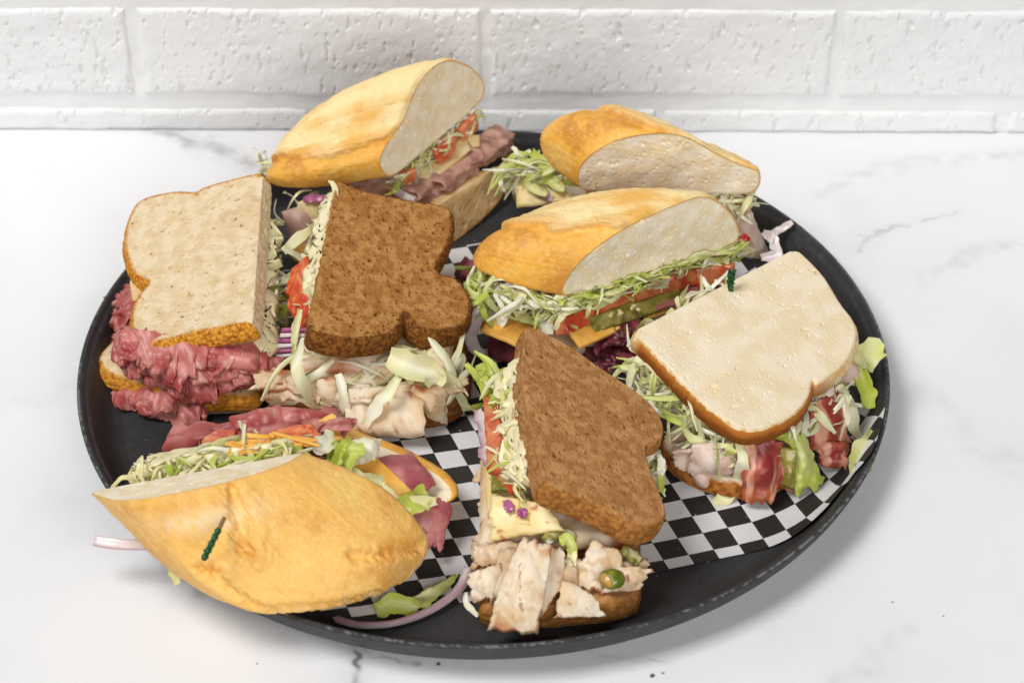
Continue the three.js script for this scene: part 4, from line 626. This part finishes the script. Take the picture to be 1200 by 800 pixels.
// thick turkey on brown bread, front
const fibre = (u, v, s, p) => mix3(tone.turkey(u, v, s, p), C('#e2b888'), ss(0.08, 0.4, fbm(u * 16, v * 2.2, p[0] * 0.01, 3)) * 0.45);
const turk = (o) => ({ col: fibre, mat: M.turkey, ...o });
piece(S6, 'turkey_slice', [[18.6,40,150.4], [31.9,40,153.7], [25.3,14,184.6], [2.6,14,181.4]], turk({ th: 6, bow: 4, wav: 0.8, jag: 0.05, nv: 40, fine: 0.35 }));
piece(S6, 'turkey_slice', [[30.8,36,150.6], [37.7,34,150.7], [34.6,22,163.5], [26.2,16,174.8]], turk({ th: 5, bow: 1, wav: 1, jag: 0.08 }));
piece(S6, 'turkey_slice', [[36.9,26,162.2], [51.4,21,169.1], [55.9,15,173.8], [33,15,174.9]], turk({ th: 6, bow: 2, wav: 1, jag: 0.1 }));
piece(S6, 'turkey_slice', [[50.3,30,140.8], [64.1,28,145.4], [60.9,18,159.4], [43.2,22,154.7]], turk({ th: 4, bow: 3, wav: 1.5, jag: 0.12 }));
piece(S6, 'turkey_slice', [[58.6,26,152.2], [78,22,151.4], [70.9,17,158.4], [53.9,18,161.6]], turk({ th: 4, bow: 2, wav: 1, jag: 0.15 }));
piece(S6, 'turkey_slice', [[-6,26,157.8], [10.1,28,153.2], [6.3,20,165.9], [-2.9,16,165]], turk({ th: 4, bow: 3, wav: 1.5, jag: 0.15 }));
piece(S6, 'turkey_slice', [[-1.5,26,139.9], [18.6,28,138.6], [14,20,149.3], [-3.1,18,147.2]], turk({ th: 4, bow: 2, wav: 1.5, jag: 0.1 }));
piece(S6, 'turkey_slice', [[29.3,28,153.2], [41.7,28,151], [43.1,22,163.5], [33.1,20,163.7]], turk({ th: 4, bow: 3, wav: 2, jag: 0.2 }));
piece(S6, 'turkey_slice', [[8.6,26,144.4], [18.6,28,143.2], [15.5,20,167], [4,18,168.2]], turk({ th: 5, bow: 2, wav: 2, jag: 0.15 }));
piece(S6, 'turkey_slice', [[-3.1,24,137.8], [10.1,26,137.6], [8.6,22,149.1], [-4.2,20,149.3]], turk({ th: 4, bow: 2, wav: 2, jag: 0.2 }));
piece(S6, 'turkey_slice', [[41.7,27,147.7], [54.1,25,149], [53.9,20,161.5], [43.1,20,161.5]], turk({ th: 4, bow: 2, wav: 2, jag: 0.2 }));
flaps(S6, 'turkey_slice', 4, [29.4,17,158.4], [69.9,17,155], OUTF, { h: [-1, 5], W: [16, 26], D: [-4, 0], sag: [0, 3], R: [1.6, 3], ...turk({}), folds: 0.7, th: 2.2, amp: 2.6 });
piece(S6, 'turkey_slice', [[-0.8,24,137.8], [68.4,24,137.8], [67.8,26,93.3], [-0.2,30,61.2]], turk({ th: 10, wav: 1.2 }));
flaps(S6, 'turkey_slice', 9, [0.7,18,131.3], [0.9,20,62.1], [-1, 0, 0.1], { h: [0, 9], W: [14, 24], D: [0, 3], sag: [0, 2], R: [1.4, 2.4], ...turk({}), folds: 0.7, th: 1.8, amp: 1.3 });
piece(S6, 'mayo_bit', [[3.8,36,116.3], [29.5,42,128.7], [37.9,36,140.4], [3.9,29,139.7]], { col: tone.pepper, mat: M.cheese, th: 2.6, wav: 0.6, jag: 0.05 });
piece(S6, 'mayo_bit', [[1.2,34,90.3], [18.7,40,109], [22.5,36,137], [3.1,29,129.5]], { col: tone.pepper, mat: M.cheese, th: 2.6, wav: 0.6 });
piece(S6, 'tomato_slice', [[8.4,50,66.1], [1.8,44,53.9], [3.7,40,106.7], [11.6,46,115.8]], { col: tone.tomato, mat: M.wet, th: 4, wav: 0.6 });
piece(S6, 'tomato_slice', [[10.8,46,108.7], [6.9,42,106.6], [14,40,120.7], [18.6,44,121.7]], { col: tone.tomato, mat: M.wet, th: 4, wav: 0.5 });
for (const p of [[[-2.2,38,58.1], [1.1,38,74.2]], [[0.3,38,70.5], [2.5,37,92.5]], [[0.4,38,85.2], [2.9,38,97.9]], [[6.1,40,110.2], [10.8,40,114.9], 1], [[16.3,40,132.3], [20.9,40,133.4], 1], [[11.2,40,124.2], [13.2,38,130.1], 1]]) strip(S6, 'onion_strip', [p[0], lerp(p[0], p[1], 0.5), p[1]], p[2] ? 4 : 5.5, { col: p[2] ? tone.onionRed : tone.onion, mat: M.wet, th: 2, nu: 8 });
piece(S6, 'pickle_slice', [[4.5,42,102.4], [7.7,42,104.2], [17.9,42,120.6], [4.6,38,117.4]], { col: tone.pickle, mat: M.wet, th: 3, wav: 0.3 });
shreds(S6, 'slaw_shred', 70, [11.6,56,58.2], [17.1,50,123.8], [-1, 0, 0.1], { off: [-4, 4], h: [-11, 4], L: [7, 18], w: [2.2, 5], tone: tone.slaw, mat: M.slaw, pow: 1.1, green: 1, th: 0.9, curl: 0.25 });
shreds(S6, 'lettuce_shred', 16, [0.9,46,41], [12.4,52,59.7], [-0.8, 0, 0.4], { off: [-4, 4], h: [-5, 5], L: [10, 24], w: [4, 8], green: 1, pow: 0.5, curl: 0.3 });
piece(S6, 'slaw_dressing', [[20.4,62,49], [9.9,52,53.4], [15.5,42,116], [24.8,52,128.3]], { col: tone.slaw(0.15), mat: M.slaw, th: 12, wav: 1.6, freq: 0.25, fine: 0.5 });
strip(S6, 'lettuce_leaf', [[35.5,36,147.2], [38.6,36,146.1], [40.9,34,147.3], [41.7,30,148.7]], 6, { col: tone.leaf(0.8), nv: 5 });
strip(S6, 'lettuce_shred', [[41.7,32,146.3], [40.1,26,153.4], [37.1,16,157.3], [34,9,162.2]], 5, { col: tone.leaf(0.3) });
strip(S6, 'pickle_slice', [[27.9,32,142.9], [35.6,34,141.7], [43.3,32,141.8]], 6, { col: tone.pickle, mat: M.wet, th: 2.4 });
strip(S6, 'pickle_slice', [[63.3,30,146.4], [68.7,28,148.8], [71.8,25,150.1]], 6, { col: tone.pickle, mat: M.wet, th: 2.4 });
{
  const g = new THREE.SphereGeometry(1, 40, 28), p = g.attributes.position, c = []; const o = [58.7,27,162.2];
  for (let i = 0; i < p.count; i++) { const x = p.getX(i), y = p.getY(i), z = p.getZ(i), cutD = ss(0.55, 0.7, -x * 0.75 + z * 0.5 + y * 0.3), k = 1 + 0.05 * fbm(x * 3, y * 3, z * 3, 3) - 0.2 * cutD; p.setXYZ(i, o[0] + x * 6.2 * k, o[1] + y * 4 * k, o[2] + z * 5.4 * k); c.push(...mix3(mix3(C('#5e6a1c'), C('#8d8f34'), ss(-0.3, 0.4, fbm(x * 2, y * 2, z * 2, 3))), C('#c99a55'), cutD)); }
  g.setAttribute('color', new THREE.Float32BufferAttribute(c, 3)); g.computeVertexNormals(); part('pickled_pepper', g, M.wet, S6);
}
shreds(S6, 'lettuce_shred', 14, [80.9,40,85.1], [83.4,36,104.5], OUTR, { off: [-8, 0], h: [-10, 2], L: [8, 18], w: [3, 6], green: 0.9 });

// bacon and turkey on white bread, right
shreds(S8, 'lettuce_shred', 80, [72.5,44,25.6], [119.1,36,75.6], [-0.75, 0, 0.66], { off: [-5, 5], h: [-12, 3], L: [10, 26], w: [2.5, 6], green: 0.75, pow: 1.2, up: [-0.6, 0.2], ou: [-0.2, 0.6] });
shreds(S8, 'lettuce_shred', 26, [75,50,18], [123.6,52,-20], [-0.4, 0, -0.9], { off: [-3, 6], h: [-8, 3], L: [8, 20], w: [3, 6], green: 0.6, up: [-0.1, 0.6] });
piece(S8, 'turkey_slice', [[99.2,32,77.1], [122,32,72.2], [122.1,18,81.9], [97.4,16,77.8]], { col: tone.turkeyPink, mat: M.turkey, th: 2, bow: 5, wav: 1.2, jag: 0.06 });
piece(S8, 'turkey_slice', [[90,28,77.4], [102.6,28,76.2], [99.8,15,78.5], [91.8,16,74.8]], { col: tone.turkeyPink, mat: M.turkey, th: 2, bow: 3, wav: 1.2, jag: 0.1 });
piece(S8, 'turkey_slice', [[98.1,18,77], [109.4,18,77], [108.3,7,78.1], [102.6,7,76.8]], { col: tone.turkeyPink, mat: M.turkey, th: 2, bow: -3, wav: 1, jag: 0.1 });
piece(S8, 'turkey_slice', [[174,36,17.1], [184.1,32,14.9], [183.4,22,21.1], [174,26,24.6]], { col: tone.turkeyPink, mat: M.turkey, th: 2, bow: 3 });
piece(S8, 'bacon_strip', [[121.8,33,74.6], [123,8,88.8], [138.5,6,87.8], [141.2,33,73.4]], { col: tone.bacon, th: 1.8, bow: 4, wav: 1.6, rip: 1.1, ripN: 12, jag: 0.1, nv: 30 });
piece(S8, 'bacon_strip', [[131,31,71], [132.2,12,80.6], [147.9,5,81.9], [141.3,30,73.6]], { col: tone.bacon, th: 1.8, bow: 2, wav: 1.6, rip: 1.1, ripN: 9, jag: 0.1, nv: 30 });
piece(S8, 'bacon_strip', [[155.3,36,55.7], [155.9,12,59.1], [178.4,9,49.4], [171.6,34,39.4]], { col: tone.bacon, th: 1.8, bow: 4, wav: 1.4, rip: 1, ripN: 9, jag: 0.08, nv: 30 });
piece(S8, 'bacon_strip', [[160.2,14,55.1], [162.4,7,63.3], [174.7,6,64.7], [177.1,12,51.6]], { col: tone.bacon, th: 1.8, bow: 2, wav: 1.4, rip: 1, ripN: 9, jag: 0.1 });
piece(S8, 'pickle_slice', [[140.6,28,73.7], [148.6,28,75], [147.8,8,81.6], [140.5,10,79]], { col: tone.pickle, mat: M.wet, th: 2.5, bow: 2 });
piece(S8, 'lettuce_leaf', [[145.6,32,68.5], [152.9,32,68.5], [163.2,7,73.2], [149.6,5,81.9]], { col: tone.leaf(0.75), mat: M.leaf, th: 0.6, bow: 4, wav: 2.2, freq: 0.14, jag: 0.15 });
strip(S8, 'lettuce_shred', [[136.6,36,73.1], [144.8,33,73.4], [150.7,24,72.8], [154.8,10,72.9]], 6, { col: tone.leaf(0.9) });
strip(S8, 'lettuce_shred', [[121.6,34,77], [122.3,26,84.3], [121.6,12,81.2], [116.2,5,83.1], [109.6,4,85.6]], 6.5, { col: tone.leaf(0.3), nu: 22 });
strip(S8, 'lettuce_shred', [[173.9,34,41.9], [171.6,24,47.9], [168.7,14,51.4], [166.3,10,54.3]], 9, { col: tone.leaf(0.1), taper: 0.9 });
strip(S8, 'lettuce_shred', [[170.8,36,37.9], [177.4,24,39], [179.9,12,40.2], [182.7,10,46.8]], 6, { col: tone.leaf(0.15) });
strip(S8, 'lettuce_leaf', [[180.8,38,18.3], [188,36,14.5], [193.1,32,16.2]], 15, { col: tone.leaf(0.6), nv: 6, wav: 1.2 });
strip(S8, 'lettuce_leaf', [[182.9,32,18.8], [186.2,26,23.3], [187.8,22,27.6], [188.4,18,33.2]], 8, { col: tone.leaf(0.95), nv: 5 });
strip(S8, 'lettuce_leaf', [[187.9,20,52.1], [183.2,16,61.2], [178.9,14,73.7], [175.4,13,84.8]], 10, { col: tone.leaf(0.6), nv: 5, floor: 12 });
shreds(S8, 'lettuce_shred', 22, [142.8,34,72], [174.3,34,37.5], [0.6, 0, 0.8], { off: [-6, 1], h: [-6, 2], L: [10, 22], w: [3, 6], green: 0.4, droop: [0, 6] });
piece(S8, 'turkey_slice', [[91.4,24,60.5], [170,24,47.9], [166.6,26,-8.6], [97.7,30,9.8]], { col: tone.turkeyPink, th: 16, wav: 1.2 });
piece(S8, 'mayo_bit', [[158.7,36,49.4], [169.3,36,36.6], [170.9,30,42.3], [161.6,30,53.7]], { col: tone.onionWhite, mat: M.cheese, th: 2 });  // a pale bit of mayo, not cheese

// corned beef roll lying on its side, front left
hoagie(S7, 'bottom_roll', {o:[-148.8,24,79],u:[0.942,0.000,-0.336],v:[-0.196,-0.812,-0.549],pts:[[0.0,0.0,1],[84.9,0.0,0],[86.8,19.1,0],[68.9,34.7,0],[43.0,35.2,0],[16.6,28.2,0],[5.9,21.9,0]]}, [-109.2,24,64.8], [-20.2,20,105.7], { seed: 72, cell: 0.9, rings: 50, profile: (t) => Math.pow(1 - Math.pow(t, 2.6), 0.55), crust: hoagieCrust(72, {}) });
shreds(S7, 'slaw_shred', 60, [-165.2,48,121.5], [-84.6,62,116.3], [0.1, 0, -1], { off: [-2, 4], h: [-7, 0], L: [8, 20], w: [2, 5], tone: tone.slaw, mat: M.slaw, pow: 0.9, green: 1, th: 0.8 });
shreds(S7, 'lettuce_shred', 36, [-149.4,52,113.7], [-102.8,58,108.2], [0.1, 0, -1], { off: [1, 7], h: [-10, -2], L: [10, 24], w: [2.5, 6], green: 0.7 });
piece(S7, 'lettuce_mass', [[-161.7,44,114.7], [-83.1,58,111.8], [-85.1,44,89.7], [-151.7,40,100.7]], { col: tone.slaw(0.3), mat: M.slaw, th: 12, wav: 1.5, freq: 0.25, fine: 0.6 });
flaps(S7, 'corned_beef_slice', 12, [-148.6,44,96.9], [-119.3,48,94.9], [-0.1, 0, -1], { ruff: 0.6, h: [-14, -2], W: [16, 26], D: [2, 6], sag: [0, 3], R: [2.5, 4], col: tone.corned, folds: 0.8, amp: 2, off: [-4, 2] });
flaps(S7, 'corned_beef_slice', 12, [-117.1,48,83.4], [-70.5,48,77.3], [0.05, 0, -1], { ruff: 0.6, h: [-10, 3], W: [18, 30], D: [2, 6], sag: [0, 3], R: [2.5, 5], col: tone.corned, folds: 0.8, amp: 2, off: [-8, 2] });
piece(S7, 'corned_beef_slice', [[-118.7,46,75], [-94.3,48,67.4], [-92.9,46,78.6], [-115.2,46,83.5]], { col: tone.corned, th: 3, bow: 4, wav: 1.4 });
piece(S7, 'corned_beef_slice', [[-95.8,48,68.7], [-70.9,46,72.5], [-73.9,44,77.5], [-93,46,77.4]], { col: tone.corned, th: 3, bow: 3, wav: 1.4 });
piece(S7, 'corned_beef_slice', [[-149.5,36,86.6], [-66.4,36,74.4], [-67.2,34,59.6], [-147.1,34,72]], { col: tone.corned, th: 12, wav: 1.5 });
piece(S7, 'tomato_slice', [[-129.1,51,97.8], [-123.4,51,90.5], [-113.3,51,89.3], [-114.5,51,103.7]], { col: tone.tomato, mat: M.wet, th: 5, wav: 0.6 });
piece(S7, 'tomato_slice', [[-96.2,54,93.4], [-78.4,54,89.2], [-72.4,53,98.9], [-91,54,101.2]], { col: tone.tomato, mat: M.wet, th: 5, wav: 0.6 });
piece(S7, 'mayo_bit', [[-84.1,50,88.2], [-69.8,50,74.7], [-59,46,88.4], [-72.8,48,95.5]], { col: tone.cheddar, mat: M.cheese, th: 2.4, wav: 0.8 });
piece(S7, 'mayo_bit', [[-63.3,40,101.9], [-49.5,38,92.5], [-31.5,28,106.2], [-44.3,28,113.3]], { col: tone.cheddar, mat: M.cheese, th: 2.4, wav: 0.8 });
piece(S7, 'ham_slice', [[-50.4,36,91.4], [-33.4,30,79.7], [-21.1,26,96.9], [-31.9,27,107.5]], { col: tone.ham, th: 2.4, bow: 2, jag: 0.08 });
piece(S7, 'ham_slice', [[-37.9,27,116.9], [-20.9,26,106.4], [-13.8,20,106.8], [-19.1,12,127.2]], { col: tone.ham, th: 2.2, bow: 2, jag: 0.1 });
piece(S7, 'ham_slice', [[-25.6,24,108.9], [-16.2,21,106.8], [-18,12,124.9], [-26,16,129.2]], { col: tone.ham, th: 2.2, bow: 2, jag: 0.1 });
strip(S7, 'lettuce_leaf', [[-58.4,52,96.5], [-61.3,50,102.6], [-63.4,46,111.1]], 12, { col: tone.leaf(0.95), nv: 6, wav: 1.4 });
strip(S7, 'lettuce_leaf', [[-68.9,48,109.8], [-66.8,50,102.6], [-64.6,52,97.7]], 8, { col: tone.leaf(0.9), nv: 5, wav: 1.2 });
piece(S7, 'lettuce_leaf', [[-61.1,49,91.9], [-46,45,86], [-49.2,42,98.2], [-59.7,45,107.6]], { col: tone.leaf(0.15), mat: M.leaf, th: 0.7, bow: 2, wav: 1.6, freq: 0.15, jag: 0.1 });
strip(S7, 'lettuce_shred', [[-75.8,54,107.2], [-71.5,54,100], [-67.1,52,95.3]], 9, { col: tone.leaf(0.1) });
strip(S7, 'lettuce_shred', [[-102.6,58,110.6], [-87.5,57,104.7], [-74,54,96.4]], 6, { col: tone.leaf(0.2) });
strip(S7, 'lettuce_shred', [[-62.7,45,111.1], [-54.2,42,111.3], [-45,38,109.1]], 7, { col: tone.leaf(0.5) });
strip(S7, 'lettuce_shred', [[-46.5,38,110.3], [-45.6,36,114], [-40.1,33,117.6], [-30,30,115.5], [-20.8,27,111]], 7, { col: tone.leaf(0.35) });
strip(S7, 'lettuce_leaf', [[-36.9,30,121.3], [-31.6,31,116.6], [-24.7,29,107.4]], 12, { col: tone.leaf(0.8), nv: 5, wav: 1 });
for (let k = 0; k < 14; k++) strip(S7, 'cheese_shred', [[-98.9,58,108.2], [-93.3,58,104.6], [-87.4,57,105.9]].map((p) => add(p, [rr(-18, 14), rr(-3, 2), rr(-5, 5)])), rr(2, 3.5), { col: tone.cheddar, mat: M.cheese, th: 1.2, nu: 7 });

// ------------------------------------------------------------------ loose pieces and picks
function loose(name, label, category, o, f) { const t = thing(name, label, category, o); f(t); return t; }
loose('onion_ring', 'long purple-edged onion ring piece lying at the front edge of the checkered paper', 'onion', [-32.6,0,158.6], (t) => strip(t, 'onion_layer', [[-66.4,4,163.7], [-55.3,4.5,168.1], [-41.9,5,168], [-28.5,5,162.6], [-17.1,6,154.8], [-9.4,8,146.8], [-5.6,11,137.6]], 6, { edge: 0.1, wav: 0.2, col: tone.onion, mat: M.wet, th: 3, nu: 48, nv: 5, taper: 0.8, cup: 0.15, face: [0, 0.7, -0.7] }));
loose('onion_piece', 'pale purple onion piece poking out over the counter at far left', 'onion', [-169.8,0,112.1], (t) => strip(t, 'onion_layer', [[-176.9,24,133.8], [-166.9,24,136.1], [-156.4,24,136.6], [-147.2,24,135.5]], 5, { edge: 0.1, wav: 0.2, col: tone.onion, mat: M.wet, th: 2, nu: 26, nv: 5, taper: 0.95, cup: 0.1, floor: 20 }));
loose('lettuce_piece', 'small pale lettuce piece hanging under the roll, above the counter at left', 'lettuce', [-143.3,0,130.6], (t) => strip(t, 'leaf', [[-142.7,20,144.8], [-140.3,17,147.2], [-137.6,13,150.9]], 5, { col: tone.leaf(0.4), floor: 10 }));
loose('lettuce_leaf', 'wide green lettuce leaf lying on the paper beside the onion ring', 'lettuce', [-29.1,0,146.4], (t) => { piece(t, 'leaf', [[-43.4,5,158.2], [-24.9,8,149], [-9.6,7,135.6], [-24.8,4,159.3]], { col: tone.leaf(0.65), mat: M.leaf, th: 0.7, wav: 2, freq: 0.12, jag: 0.15 }); strip(t, 'leaf', [[-47.9,5,160.4], [-39.4,7,158], [-28.6,5,158.2]], 9, { col: tone.leaf(0.85), nv: 5, wav: 1 }); });
loose('lettuce_shred', 'thin white lettuce shred lying on the black tray left of the turkey', 'lettuce', [-5.5,0,151.9], (t) => strip(t, 'leaf', [[-7,8,151.3], [-7,6,155.9], [-4.2,4.5,158.7], [-1.5,4,162.6]], 3, { col: tone.leaf(0), floor: 3.4 }));
const green = stdMat({ roughness: 0.35, transmission: 0.25, specularIntensity: 0.8 });
function foodPick(label, base, top, frill) {
  const t = thing('food_pick', label, 'food pick', base), d = sub(top, base), L = len(d), N = nrm(d), X = nrm(cross(N, [0.3, 0.2, 1])), Y = cross(N, X);
  const F = (r, a, z) => { const q = (u, v) => add(add(add(base, N, z(u) ), X, Math.cos(v * 2 * Math.PI) * r(u)), Y, Math.sin(v * 2 * Math.PI) * r(u)); return q; };
  const col = (k) => (u, v, s, p) => mix3(C('#0b3d1c'), C('#1f7a3a'), clamp(k + 0.5 * vn(p[0] * 0.8, p[1] * 0.8, p[2] * 0.8)));
  part('stick', sheet(F(() => 0.9, 0, (u) => -6 + u * (L * 0.75 + 6)), 8, 12, 0.2, (u, v, s, p) => C('#8a6a3a')), M.crust, t);
  for (let k = 0; k < (frill < 0.4 ? 9 : 16); k++) {
    const a = k * 2.4, h = L * (frill + (1 - frill) * (k / 16)), o = add(add(X.map((x) => x * Math.cos(a)), Y, Math.sin(a)), N, 0.5), l = rr(1.4, 2.6) * (frill < 0.4 ? 0.6 : 1);
    strip(t, 'frill', [add(base, N, h - 1.5), add(add(base, N, h), o, l * 0.6), add(add(base, N, h + 1), o, l)], 2, { col: col(0.5), mat: green, th: 0.35, nu: 6, face: N, cup: 0.4 });
  }
  part('wrap', sheet(F((u) => 1.25 + 0.25 * Math.sin(u * 30), 0, (u) => L * (frill < 0.4 ? 0.9 * u : 0.3 + 0.65 * u)), 20, 12, 0.3, col(0.3)), green, t);
}
foodPick('green frilled food pick standing in the white sourdough slice', [121.3,51,-9.6], [120.9,68,-10.8], 0.5);
foodPick('dark green food pick stuck in the crust of the roll lying on its side', [-113.7,68,173.9], [-120.2,62,189.1], 0.2);
{
  // crumbs and salt on the tray
  const gs = [], g0 = new THREE.IcosahedronGeometry(1, 0), col = [];
  for (let i = 0; i < 420; i++) { const a = rr(0, 6.283), r = 172 * Math.sqrt(R()), s = rr(0.15, 0.42) * (R() < 0.04 ? 2.2 : 1), g = g0.clone(); g.deleteAttribute('uv'); g.scale(s, s * 0.7, s * rr(0.7, 1.3)); g.rotateY(rr(0, 6)); g.translate(r * Math.cos(a), 3.0 + s * 0.5, r * Math.sin(a)); const c = pick([C('#e9e2d4'), C('#cdb48a'), C('#e9e2d4'), C('#a06a38')]); g.setAttribute('color', new THREE.Float32BufferAttribute(Array.from({ length: g.attributes.position.count }, () => c).flat(), 3)); gs.push(g); }
  const m = part('crumbs', mergeGeometries(gs), M.crumb, scene); Object.assign(m.userData, { kind: 'stuff', label: 'crumbs and salt grains scattered over the black tray', category: 'crumbs' });
}
renderer.render(scene, camera);
